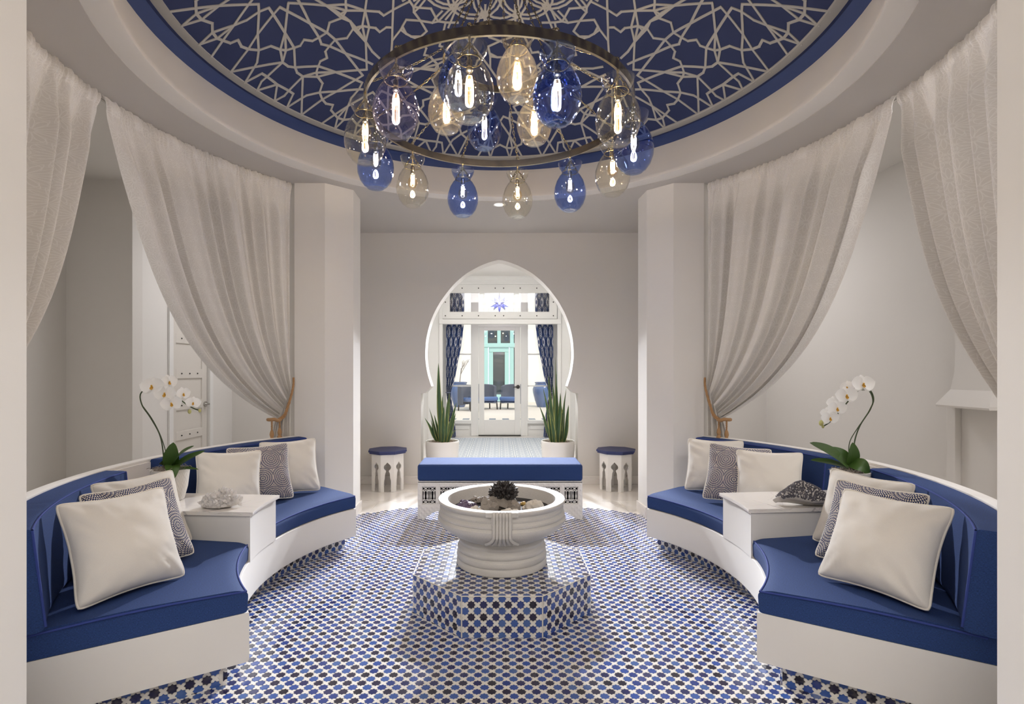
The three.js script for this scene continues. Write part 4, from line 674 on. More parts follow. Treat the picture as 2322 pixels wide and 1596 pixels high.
// ---------- carved bench ----------
{
  const t = thing('carved_bench', 'white carved bench with lattice windows and thick navy pad before the arch', 'bench', [.007, 0, -1.68]);
  const w = .668, zf = .18, zb = -.18, hb = .308, wins = [[-.632, -.522], [-.487, -.20], [-.145, .145], [.20, .487], [.522, .632]], wy0 = .122, wy1 = .266;
  const panel = (len, wl) => {
    const s = new THREE.Shape(), l = len; s.moveTo(-l, 0); s.lineTo(-l + .055, 0); s.bezierCurveTo(-l + .07, .03, -l + .10, .028, -l + .115, .05); s.lineTo(-l + .135, .056); s.lineTo(-l + .15, .064); s.lineTo(l - .15, .064); s.lineTo(l - .135, .056); s.lineTo(l - .115, .05); s.bezierCurveTo(l - .10, .028, l - .07, .03, l - .055, 0); s.lineTo(l, 0); s.lineTo(l, hb); s.lineTo(-l, hb); s.closePath();
    for (const [a, b] of wl) { const h = new THREE.Path(); h.moveTo(a, wy0); h.lineTo(a, wy1); h.lineTo(b, wy1); h.lineTo(b, wy0); h.closePath(); s.holes.push(h); }
    return extrude(s, .022, .003, 1);
  };
  const p = .042;
  const relief = (len, wl) => {   // raised diamonds between the windows
    const gs = []; const inWin = (x, y) => wl.some(([a, b]) => x > a - .012 && x < b + .012 && y > wy0 - .012 && y < wy1 + .012);
    for (let j = 0; j < 15; j++) for (let i = -34; i < 34; i++) { const x = (i + (j & 1 ? .5 : 0)) * p, y = .012 + j * p / 2; if (Math.abs(x) > len - .012 || y > hb - .01 || inWin(x, y)) continue; if (y < .07 && Math.abs(x) < len - .05 - y * .9) continue; const c = new THREE.CylinderGeometry(.0045, .0165, .0035, 4, 1); c.rotateX(Math.PI / 2); c.translate(x, y, .0235); gs.push(c); }
    return join(gs);
  };
  const f = mesh('front_panel', tr(panel(w, wins), 0, 0, zf - .022), M.white, t); mesh('diamond_relief', tr(relief(w, wins), 0, 0, zf - .022), M.white, f);
  mesh('back_panel', tr(panel(w, wins), 0, 0, zf - .022, 0, Math.PI), M.white, t);
  for (const s of [-1, 1]) mesh('side_panel', tr(panel(.178, []), s * (w - .001), 0, 0, 0, s * Math.PI / 2).translate(-s * .021, 0, 0), M.white, t);
  mesh('seat_board', rbx(-w, hb - .012, zb, w, hb + .003, zf, .003, 1), M.white, t);
  for (const [a, b] of wins) {
    const gs = [], bar = (x0, y0, x1, y1, r = .0026) => gs.push(rod(V3(x0, y0, 0), V3(x1, y1, 0), r, 6));
    const n = Math.max(2, Math.round((b - a) / .055)), cw = (b - a) / n, q0 = wy0 + .034, q1 = wy1 - .036;
    for (const y of [wy0 + .003, q0, q1, wy1 - .003]) bar(a, y, b, y, .0032);
    for (let i = 0; i <= n; i++) { const x = a + i * cw; bar(x, wy0, x, wy1, .0034); if (i === n) break; for (const [y0, y1] of [[wy0, q0], [q1, wy1]]) { bar(x, y0, x + cw, y1); bar(x, y1, x + cw, y0); bar(x + cw / 2, y0, x + cw / 2, y1, .002); } for (const k of [.27, .73]) { const s = lathe([[.0026, 0], [.005, .004], [.0026, .01], [.0062, .022], [.0066, .034], [.004, .046], [.0026, .060], [.005, .066], [.0026, .0745]], 8); s.translate(x + cw * k, q0, 0); gs.push(s); } }
    mesh('lattice', tr(join(gs), 0, 0, zf - .012), M.white, t);
  }
  mesh('shade_board', bx(-w + .03, wy0 - .02, zf - .06, w - .03, wy1 + .02, zf - .05), M.gravelDark, t);  // dark board standing in for the shade behind the lattice windows
  const pad = new RoundedBoxGeometry(2 * w + .004, .136, .372, 5, .022), q = pad.attributes.position;
  for (let i = 0; i < q.count; i++) { const x = q.getX(i), y = q.getY(i), z = q.getZ(i); if (y > .03) q.setY(i, y + .006 * Math.cos(z * 6) - .003 + .004 * nz(x * 3, z * 5, 2)); }
  pad.computeVertexNormals(); mesh('seat_pad', tr(pad, 0, hb + .071, 0), M.blueCloth, t);
}

// ---------- octagonal stools ----------
function stool(label, pos, turn) {
  const t = thing('octagonal_stool', label, 'stool', pos, turn, 'two octagonal stools by the rear wall'), rp = .158, s = rp * Math.tan(Math.PI / 8), h = .375;
  const sh = new THREE.Shape(), ox = s - .028; sh.moveTo(-s, 0); sh.lineTo(-ox + .004, 0);
  const prof = [[ox - .004, .0], [ox - .004, .115], [ox - .012, .135], [ox - .013, .16], [.022, .185], [.013, .205], [.014, .215], [.030, .228], [.036, .245], [.030, .262], [.014, .278], [0, .295]].map(([x, y]) => [x, y]);
  for (const [x, y] of prof) sh.lineTo(-x, y); for (const [x, y] of prof.slice(0, -1).reverse()) sh.lineTo(x, y);
  sh.lineTo(s, 0); sh.lineTo(s, h); sh.lineTo(-s, h); sh.closePath();
  const g = extrude(sh, .014, .0015, 1); g.translate(0, 0, rp - .014);
  for (let k = 0; k < 8; k++) { const p = mesh('side_panel', g, M.white, t); p.rotation.y = k * Math.PI / 4; }
  const top = (ap, y0, y1, bev) => { const q = extrude(shapeOf(oct(ap)), y1 - y0, bev, 2); q.rotateX(-Math.PI / 2); q.translate(0, y0, 0); return q; };
  mesh('top', [top(.180, .372, .392, .006), top(.190, .388, .407, .004)], stoolBlue, t);
  for (let k = 0; k < 8; k++) { const a = (k + .5) * Math.PI / 4; mesh('glide', tr(new THREE.CylinderGeometry(.008, .008, .006, 8), Math.sin(a) * .158, .001, Math.cos(a) * .158), M.trim, t); }
}
const stoolBlue = std({ color: '#2b3567', roughness: .45 });
stool('white octagonal stool with keyhole cut-outs and blue top, left of the arch', [-1.138, 0, -2.64], R(10));
stool('white octagonal stool with keyhole cut-outs and blue top, right of the arch', [1.193, 0, -2.64], R(-17));

// ---------- snake plants in white tubs ----------
function bladeLeaf(base, tip, w, bend, twist) {
  const n = 14, pos = [], uv = [], idx = [], col = [], ax = tip.clone().sub(base), L = ax.length(), side = V3(Math.cos(twist), 0, Math.sin(twist)), up = ax.clone().normalize(), out = up.clone().cross(side).normalize();
  for (let i = 0; i <= n; i++) {
    const t = i / n, wd = w * (t < .35 ? .62 + .38 * Math.sin(t / .35 * Math.PI / 2) : Math.cos((t - .35) / .65 * Math.PI / 2) ** .72) + .0004, c = base.clone().addScaledVector(ax, t).addScaledVector(out, bend * Math.sin(t * Math.PI)).addScaledVector(side, .25 * bend * Math.sin(t * 7));
    const a = twist + .9 * t * Math.sin(twist * 5), sd = V3(Math.cos(a), 0, Math.sin(a)), nrm = up.clone().cross(sd);
    for (const [k, d, cc] of [[-1, .25, 1], [-.72, .12, 0], [-.4, .02, 2], [0, 0, 2], [.4, .02, 2], [.72, .12, 0], [1, .25, 1]]) {
      const p = c.clone().addScaledVector(sd, k * wd).addScaledVector(nrm, d * wd); pos.push(p.x, p.y, p.z); uv.push(k, t);
      const band = .75 + .35 * nz(t * L * 55, k * 1.5, twist * 9); cc === 1 ? col.push(.50, .48, .14) : cc === 2 ? col.push(.055 * band, .125 * band, .045 * band) : col.push(.075 * band, .16 * band, .05 * band);
    }
  }
  for (let i = 0; i < n; i++) for (let k = 0; k < 6; k++) { const A = i * 7 + k, B = A + 1, C = A + 7, D = C + 1; idx.push(A, B, C, B, D, C); }
  return buffer(pos, idx, uv, col);
}
function snakePlant(label, cx, leaves, sd) {
  const d = 5.83, c = at(cx, 1000, d), z = CAMZ - d, t = thing('snake_plant', label, 'plant', [c.x, 0, z], 0, 'snake plants flanking the arch');
  mesh('tub', toCreasedNormals(lathe([[0, 0], [.125, 0], [.135, .008], [.155, .12], [.174, .28], [.182, .40], [.181, .445], [.176, .452], [.168, .448], [.166, .42], [0, .42]], 64), .6), M.potWhite, t);
  mesh('soil', lathe([[0, .438], [.10, .436], [.168, .428], [.168, .42], [0, .42]], 32), M.soil, t);
  const gv = []; seed = sd; for (let k = 0; k < 120; k++) { const a = rr(0, 6.28), r = Math.sqrt(rnd()) * .155; gv.push(tr(new THREE.IcosahedronGeometry(rr(.005, .010), 0), Math.cos(a) * r, .436, Math.sin(a) * r)); }
  const q = mesh('gravel', gv, M.moss, t); q.userData.kind = 'stuff';
  for (const [bx0, tx, ty, w] of leaves) {
    const b = at(bx0, 1000, d), e = at(tx, ty, d), dz = rr(-.09, .09), base = V3(b.x - c.x, .43, dz * .8), tip = V3(e.x - c.x, e.y, dz + rr(-.06, .05));
    mesh('leaf', bladeLeaf(base, tip, w * 1.08, rr(-.02, .02), rr(-.6, .6)), M.leafVar, t);
  }
}
snakePlant('tall snake plant in a white tub, left of the arch opening', 1003, [[999, 994.5, 823, .024], [994, 972, 925, .020], [992, 963, 947, .021], [997, 987, 895, .022], [1005, 1002, 896, .020], [1010, 1020, 889, .020], [1014, 1033, 914, .019], [1016, 1035, 934, .018], [1012, 1034, 974, .020], [1001, 992, 900, .022], [1004, 1008, 920, .022], [1008, 1013, 930, .021], [996, 984, 940, .021], [1009, 1022, 950, .022], [1003, 997, 945, .022], [1006, 1003, 955, .021], [1011, 1016, 905, .018], [990, 977, 950, .017]], 61);
snakePlant('tall snake plant in a white tub, right of the arch opening', 1265, [[1262, 1258, 808, .024], [1255, 1241, 850, .021], [1268, 1263, 838, .024], [1275, 1285, 880, .026], [1278, 1287, 917, .022], [1252, 1223, 918, .019], [1254, 1231, 878, .016], [1272, 1284, 955, .020], [1264, 1270, 890, .022], [1257, 1248, 900, .020], [1260, 1255, 870, .020], [1270, 1275, 920, .021], [1266, 1261, 935, .021], [1259, 1246, 930, .020], [1273, 1268, 952, .018], [1250, 1240, 935, .018]], 83);

// ---------- orchids ----------
function petalGeo(L, w, curl, tip = 1) {
  const n = 8, m = 6, pos = [], uv = [], idx = [];
  for (let i = 0; i <= n; i++) { const t = i / n, wd = w * Math.sin(Math.PI * Math.min(1, .06 + .94 * t) ** tip) ** .7 + .0003; for (let j = 0; j <= m; j++) { const s = j / m * 2 - 1; pos.push(s * wd, t * L, curl * (t * t) * L - .18 * wd * (1 - s * s) + .05 * L * Math.sin(t * 9 + s * 3) * .1); uv.push(s, t); } }
  for (let i = 0; i < n; i++) for (let j = 0; j < m; j++) { const A = i * (m + 1) + j, B = A + 1, C = A + m + 1, D = C + 1; idx.push(A, B, C, B, D, C); }
  return buffer(pos, idx, uv);
}
const sepalG = petalGeo(.034, .0115, -.12, 1.05), wingG = petalGeo(.040, .024, .06, .85), lipG = petalGeo(.011, .0042, .8, .9);
function flower(parent, p, face, s, roll = 0) {
  const f = new THREE.Group(); f.name = 'flower'; parent.add(f); f.position.copy(p); f.rotation.set(face[0], face[1], roll, 'YXZ'); f.scale.setScalar(s);
  for (const a of [0, 130, -130]) { const q = mesh('sepal', sepalG, M.petal, f); q.rotation.z = R(a); q.position.z = -.002; }
  for (const a of [78, -78]) { const q = mesh('petal', wingG, M.petal, f); q.rotation.z = R(a); q.position.z = .002; }
  const l = mesh('lip', [tr(lipG, 0, 0, .003, .5, 0, Math.PI), tr(lipG, .002, -.002, .004, .8, 0, Math.PI - .9, .8), tr(lipG, -.002, -.002, .004, .8, 0, Math.PI + .9, .8), tr(new THREE.SphereGeometry(.0032, 8, 6), 0, .001, .005)], M.lip, f);
}
function orchidLeaf(base, tip, w, sag, roll = 0) {
  const n = 14, m = 6, pos = [], uv = [], idx = [], ax = tip.clone().sub(base), L = ax.length(), f = ax.clone().normalize(), sd = f.clone().cross(V3(0, 1, 0)); if (sd.length() < .2) sd.set(1, 0, 0); sd.normalize(); let up = sd.clone().cross(f).normalize(); sd.applyAxisAngle(f, roll); up.applyAxisAngle(f, roll);
  for (let i = 0; i <= n; i++) { const t = i / n, wd = w * (Math.sin(Math.PI * (.07 + .93 * t) ** .8) ** .62) * (t < .98 ? 1 : .5) + .001, c = base.clone().addScaledVector(ax, t).addScaledVector(up, sag * Math.sin(Math.PI * t)); for (let j = 0; j <= m; j++) { const s = j / m * 2 - 1, p = c.clone().addScaledVector(sd, s * wd).addScaledVector(up, .22 * wd * Math.abs(s)); pos.push(p.x, p.y, p.z); uv.push(s, t); } }
  for (let i = 0; i < n; i++) for (let j = 0; j < m; j++) { const A = i * (m + 1) + j, B = A + 1, C = A + m + 1, D = C + 1; idx.push(A, B, C, B, D, C); }
  return buffer(pos, idx, uv);
}
function orchid(label, left) {
  const d = left ? 2.86 : 2.80, c = at(left ? 386 : 1928, 1140, d), t = thing('potted_orchid', label, 'orchid', [c.x, .516, CAMZ - d], 0), Lp = (px, py, dd = 0) => { const q = at(px, py, d + dd); return V3(q.x - c.x, q.y - .516, -dd); };
  const bump = dataTex(128, 128, (u, v) => { const a = (u * 16) % 1, q = Math.floor(u * 16) & 1 ? (v * 24 + a) % 1 : (v * 24 + 1 - a) % 1; return [q < .5 ? 1 : .2]; }, false, [3, 1]);
  mesh('pot', toCreasedNormals(lathe([[0, 0], [.058, 0], [.066, .006], [.082, .07], [.091, .15], [.092, .166], [.086, .168], [.083, .15], [0, .15]], 48), .6), std({ color: '#dcd7cf', roughness: .9, bumpMap: bump, bumpScale: .0016 }), t);
  const ms = []; seed = left ? 17 : 23; for (let k = 0; k < 130; k++) { const a = rr(0, 6.28), r = rr(.0, .088), p0 = V3(Math.cos(a) * r, .165 + rr(0, .018) * (1 - r * 6), Math.sin(a) * r), b = rr(0, 6.28), l = rr(.012, .03); ms.push(tube([p0, p0.clone().add(V3(Math.cos(b) * l * .5, rr(.003, .013), Math.sin(b) * l * .5)), p0.clone().add(V3(Math.cos(b + .8) * l, rr(-.012, .004), Math.sin(b + .8) * l))], .0011, 5, 4)); }
  ms.push(tr(new THREE.SphereGeometry(.08, 16, 8), 0, .155, 0).scale(1, 1, 1)); const sp = ms[ms.length - 1]; sp.translate(0, -.155, 0); sp.scale(1, .2, 1); sp.translate(0, .158, 0);
  const moss = mesh('moss', ms, M.moss, t); moss.userData.kind = 'stuff';
  const stems = left ? [[[372, 1062], [370, 1025], [362, 985], [340, 945], [322, 918], [318, 895], [327, 884], [345, 878], [372, 890], [400, 900], [425, 918], [447, 929], [454, 930]], [[382, 1062], [376, 1025], [363, 985], [345, 950], [325, 922]]]
    : [[[1930, 1062], [1936, 1030], [1938, 1000], [1950, 965], [1972, 930], [1981, 905], [1972, 884], [1955, 881], [1938, 893], [1918, 916], [1896, 942], [1880, 958], [1866, 967]], [[1928, 1062], [1926, 1005], [1945, 970], [1974, 928], [1979, 908], [1970, 886], [1950, 884]]];
  stems.forEach((s, i) => mesh('stem', tube(s.map(([x, y], k) => Lp(x, y, -.02 * k / s.length)), i ? .0022 : .0032, 60, 6), M.stem, t));
  const fl = left ? [[345, 876, -.25, .1, 1.32, .05], [374, 893, -.2, .2, 1.22, -.1], [389, 915, -.1, .35, 1.12, .2], [383, 866, -.1, 1.15, 1.05, .1], [415, 893, .0, 1.2, .95, .1], [438, 913, 0, .5, .82, -.1]] : [[1957, 871, -.2, -.05, 1.28, 0], [1919, 897, -.15, -.1, 1.22, .1], [1898, 926, -.1, -.1, 1.05, .05], [1882, 948, -.05, -.1, .98, .1], [1922, 878, 0, -1.2, .9, .2], [1893, 912, -.1, -.5, .85, .3], [1877, 936, 0, -.6, .75, .2]];
  fl.forEach(([x, y, rx, ry, s, rl], k) => flower(t, Lp(x, y, k < (left ? 3 : 4) || (left && k === 5) ? -.05 : .015), [rx, ry], s * 1.18, rl));
  for (const [x, y, s] of left ? [[430, 933, 1], [453, 931, .8]] : [[1862, 959, 1.25], [1866, 967, .75]]) { const b = mesh('bud', new THREE.SphereGeometry(.0105 * s, 12, 10).scale(.85, 1.15, .85), M.bud, t); b.position.copy(Lp(x, y, -.03)); }
  const lv = left ? [[390, 1060, 393, 1003, .040, .012, -.02, .15], [391, 1062, 440, 1011, .026, .02, -.06, .75], [392, 1064, 465, 1022, .022, .015, -.02, .9], [388, 1058, 361, 1051, .022, .02, -.05, .9], [390, 1054, 392, 1088, .034, .025, -.10, .0], [392, 1066, 450, 1064, .012, .01, -.03, .5]]
    : [[1922, 1058, 1836, 1004, .040, .02, -.03, -.85], [1926, 1056, 1880, 1014, .036, .02, .03, -.9], [1927, 1056, 1933, 1003, .034, .012, -.02, .1], [1928, 1050, 1972, 1074, .036, .04, -.05, 1.0], [1920, 1060, 1838, 1043, .024, .01, -.04, -.6]];
  for (const [x0, y0, x1, y1, w, sag, dd, roll] of lv) mesh('leaf', orchidLeaf(Lp(x0, y0, 0), Lp(x1, y1, dd), w, sag, roll), M.leafDark, t);
}
orchid('white orchid arching to the right in a textured pot on the left bench table', true);
orchid('white orchid arching to the left in a pot behind cream pillow on the right bench', false);

// ---------- chandelier ----------
{
  const cz = CAMZ - 2.869, t = thing('ring_chandelier', 'two-tier bronze ring chandelier with clear, smoky and blue glass jar lamps hung on chains', 'chandelier', [0, 0, cz]);
  const ringGeo = (r, y0, y1, th) => toCreasedNormals(lathe([[r - th, y0], [r, y0], [r, y1], [r - th, y1], [r - th, y0]], 128), .4);
  const y1 = 1.2 + 1.355, y2 = 1.2 + 1.64, r1 = .703, r2 = .30;
  mesh('outer_ring', ringGeo(r1, y1, y1 + .042, .012), M.bronze, t); mesh('inner_ring', ringGeo(r2, y2, y2 + .038, .010), M.bronze, t);
  const link = new THREE.TubeGeometry(new THREE.CatmullRomCurve3([...Array(10)].map((_, k) => { const a = k * Math.PI / 5; return V3(.0052 * Math.cos(a), .0125 * Math.sin(a) + .004 * Math.sign(Math.sin(a)) * Math.abs(Math.sin(a)) ** .3, 0); }), true), 12, .0019, 5, true);
  const chain = (a, b, sag = 0) => { const d = b.clone().sub(a), L = d.length(), n = Math.max(2, Math.round(L / .0245)), gs = [], qn = new THREE.Quaternion().setFromUnitVectors(V3(0, 1, 0), d.clone().normalize()); for (let k = 0; k < n; k++) { const q = link.clone(), u = (k + .5) / n; q.rotateY(k & 1 ? Math.PI / 2 : 0); q.applyQuaternion(qn); const p = a.clone().addScaledVector(d, u); q.translate(p.x, p.y - sag * 4 * u * (1 - u), p.z); gs.push(q); } return join(gs); };
  const pol = (r, a, y) => V3(r * Math.sin(R(a)), y, -r * Math.cos(R(a)));
  const hubY = DOME(0) - .06;
  mesh('canopy', [lathe([[0, hubY - .03], [.03, hubY - .03], [.04, hubY - .02], [.085, hubY + .02], [.09, hubY + .035], [0, hubY + .035]], 40), rod(V3(0, hubY - .05, 0), V3(0, hubY - .02, 0), .012)], M.bronze, t);
  for (let k = 0; k < 12; k++) {
    const a = 10 + 30 * k; mesh('chain', chain(pol(r1 - .006, a, y1 + .055), pol(r2 - .005, a, y2 + .03), .018), M.chain, t);
    if (k % 2 === 0 || k === 5 || k === 7) mesh('chain', chain(pol(r2 - .005, a, y2 + .045), pol(.05, a, hubY - .02)), M.chain, t);
    mesh('eyelet', tr(new THREE.TorusGeometry(.009, .0024, 6, 14), ...pol(r1 - .006, a, y1 + .05).toArray(), 0, -R(a), 0), M.chain, t);
  }
  const out = [[.046, .001], [.048, .004], [.062, .012], [.083, .04], [.098, .08], [.1015, .112], [.098, .145], [.085, .185], [.066, .218], [.054, .232], [.051, .241], [.055, .25], [.068, .272], [.074, .291], [.0755, .303]], th = .0022;
  const shadeG = lathe([...out.map(([r, y]) => [r, y - .305]), [.0742, -.0005], [.0722, -.012], [.066, -.032], [.053, -.053], [.0488, -.064], [.0518, -.075], [.0638, -.089], [.083, -.121], [.0958, -.16], [.0993, -.193], [.0958, -.224], [.081, -.263], [.061, -.289], [.044, -.298], [0, -.298]], 48);
  const baseG = lathe([[0, -.304], [.03, -.3025], [.044, -.305], [.046, -.304]], 32);
  const stemG = join([rod(V3(0, .033, 0), V3(0, -.058, 0), .0032, 8), ...[0, 1, 2].map((k) => { const a = k * 2.094 + .4; return chain(V3(0, .012, 0), V3(Math.cos(a) * .047, -.062, Math.sin(a) * .047)); }), tr(new THREE.TorusGeometry(.048, .0022, 6, 32), 0, -.0625, 0, Math.PI / 2), tr(new THREE.CylinderGeometry(.007, .005, .02, 10), 0, .03, 0)]);
  const sockG = lathe([[0, -.056], [.008, -.056], [.0125, -.062], [.0125, -.098], [.0145, -.10], [.0145, -.104], [.011, -.108], [0, -.108]], 16);
  const bulbG = lathe([[.010, -.108], [.011, -.114], [.016, -.125], [.0255, -.138], [.0305, -.156], [.029, -.172], [.021, -.186], [.010, -.193], [0, -.1945]], 24);
  const filG = join([...[-1, 1].map((s) => rod(V3(s * .0042, -.138, 0), V3(s * .0052, -.166, 0), .0026, 6)), ...[-1, 1].map((s) => rod(V3(0, -.138, s * .0042), V3(0, -.164, s * .005), .0024, 6))]);
  const lamp = (p, glass, label, w) => {
    const q = new THREE.Group(); q.name = 'pendant_lamp'; q.position.copy(p); q.userData.label = label; t.add(q);
    mesh('glass_shade', shadeG, glass, q); mesh('glass_foot', baseG, glass, q); mesh('hanger', stemG, M.chain, q); mesh('socket', sockG, M.nickel, q); mesh('bulb', bulbG, M.bulb, q); mesh('filament', filG, M.filament, q);
    const l = new THREE.PointLight(0xffeedb, BULB * w, 0, 2); l.position.set(0, -.152, 0); l.shadow.radius = .8; l.castShadow = true; q.add(l);
  };
  const C = M.glassClear, B = M.glassBlue;
  [C, B, C, B, C, B, C, M.glassLilac, C, B, C, B].forEach((g, k) => lamp(pol(r1 - .006, 10 + 30 * k, y1 - .034), g, g === B ? 'blue glass jar lamp' : g === C ? 'clear glass jar lamp' : 'lilac-tinted clear glass jar lamp', 1));
  [M.glassSmoke, B, M.glassSmoke, B, M.glassSmoke, B].forEach((g, k) => lamp(pol(r2 - .005, 163 + 60 * k, y2 - .034), g, g === B ? 'blue glass jar lamp' : 'smoky amber glass jar lamp', 1));
}

// ---------- vestibule: printed drapes and the star lantern ----------
function printDrape(side, label) {
  const t = thing('printed_drape', label, 'curtain', [0, 0, -6.84], 0, 'printed drapes at the glazed front'), D = CAMZ + 6.84, X = (px) => (px - CX) / F * D, Y = (py) => EYE - (py - CY) / F * D, nu = 90, nv = 40, pos = [], uv = [], idx = [];
  const edge = [[655, 1053], [735, 1051], [780, 1046], [830, 1036], [862, 1030], [890, 1021], [910, 1024], [960, 1031], [992, 1033]], e = (y) => { for (let i = 0; i + 1 < edge.length; i++) if (y <= edge[i + 1][0]) { const k = (y - edge[i][0]) / (edge[i + 1][0] - edge[i][0]); return edge[i][1] + (edge[i + 1][1] - edge[i][1]) * k; } return edge[edge.length - 1][1]; };
  for (let j = 0; j <= nv; j++) for (let i = 0; i <= nu; i++) { const py = 640 + (992 - 640) * j / nv, u = i / nu, l = py > 880 ? 1011 + Math.min(1, (py - 880) / 90) * 7 : 1011, px = l + (e(Math.max(655, py)) - l) * u, x = X(px) + .005, a = .026 * Math.sin(u * 2 * Math.PI * 6 + Math.sin(u * 5)); pos.push(side < 0 ? x : -x + .0166, Math.max(.01, Y(py)), a); uv.push(u * .62, j / nv * 1.5); }
  for (let j = 0; j < nv; j++) for (let i = 0; i < nu; i++) { const A = j * (nu + 1) + i, B = A + 1, C = A + nu + 1, E = C + 1; idx.push(A, C, B, B, C, E); }
  const g = buffer(pos, idx, uv); if (side > 0) flip(g); mesh('cloth', g, M.drapeBlue, t);
  mesh('tie', tr(new THREE.TorusGeometry(.045, .008, 6, 20), (side < 0 ? X(1016.5) : -X(1016.5) + .016), Y(890), 0, Math.PI / 2), M.drapeBlue, t);
}
printDrape(-1, 'navy and white medallion-print drape at the left side light beyond the arch');
printDrape(1, 'navy and white medallion-print drape at the right side light beyond the arch');
{
  const p = at(1132.5, 688, CAMZ + 6.88), t = thing('star_lantern', 'blue glass many-pointed star lantern hanging behind the transom', 'lantern', [p.x, p.y, -6.88]);
  const ico = new THREE.IcosahedronGeometry(.062, 0), ip = ico.attributes.position, lead = [];
  for (let i = 0; i < ip.count; i += 3) { const a = V3().fromBufferAttribute(ip, i), b = V3().fromBufferAttribute(ip, i + 1), c = V3().fromBufferAttribute(ip, i + 2), q = a.clone().add(b).add(c).divideScalar(3), n = q.clone().normalize(), tip = n.multiplyScalar(.185); const pos = []; for (const [u, v] of [[a, b], [b, c], [c, a]]) pos.push(...u.toArray(), ...v.toArray(), ...tip.toArray()); mesh('point', buffer(pos, [0, 1, 2, 3, 4, 5, 6, 7, 8], pos.filter((_, k) => k % 3 !== 2)), i % 2 ? M.starGlass : M.starGlass, t); for (const u of [a, b, c]) lead.push(rod(u, tip, .0016, 4)); lead.push(rod(a, b, .0016, 4), rod(b, c, .0016, 4)); }
  mesh('leading', lead, M.darkMetal, t); mesh('hanging_rod', rod(V3(0, .06, 0), V3(0, VC - p.y, 0), .006), M.darkMetal, t);
  mesh('bulb', new THREE.SphereGeometry(.022, 16, 12), M.glow, t);
  const l = new THREE.PointLight(0xffe2b8, .5, 0, 2); l.castShadow = true; t.add(l);
}

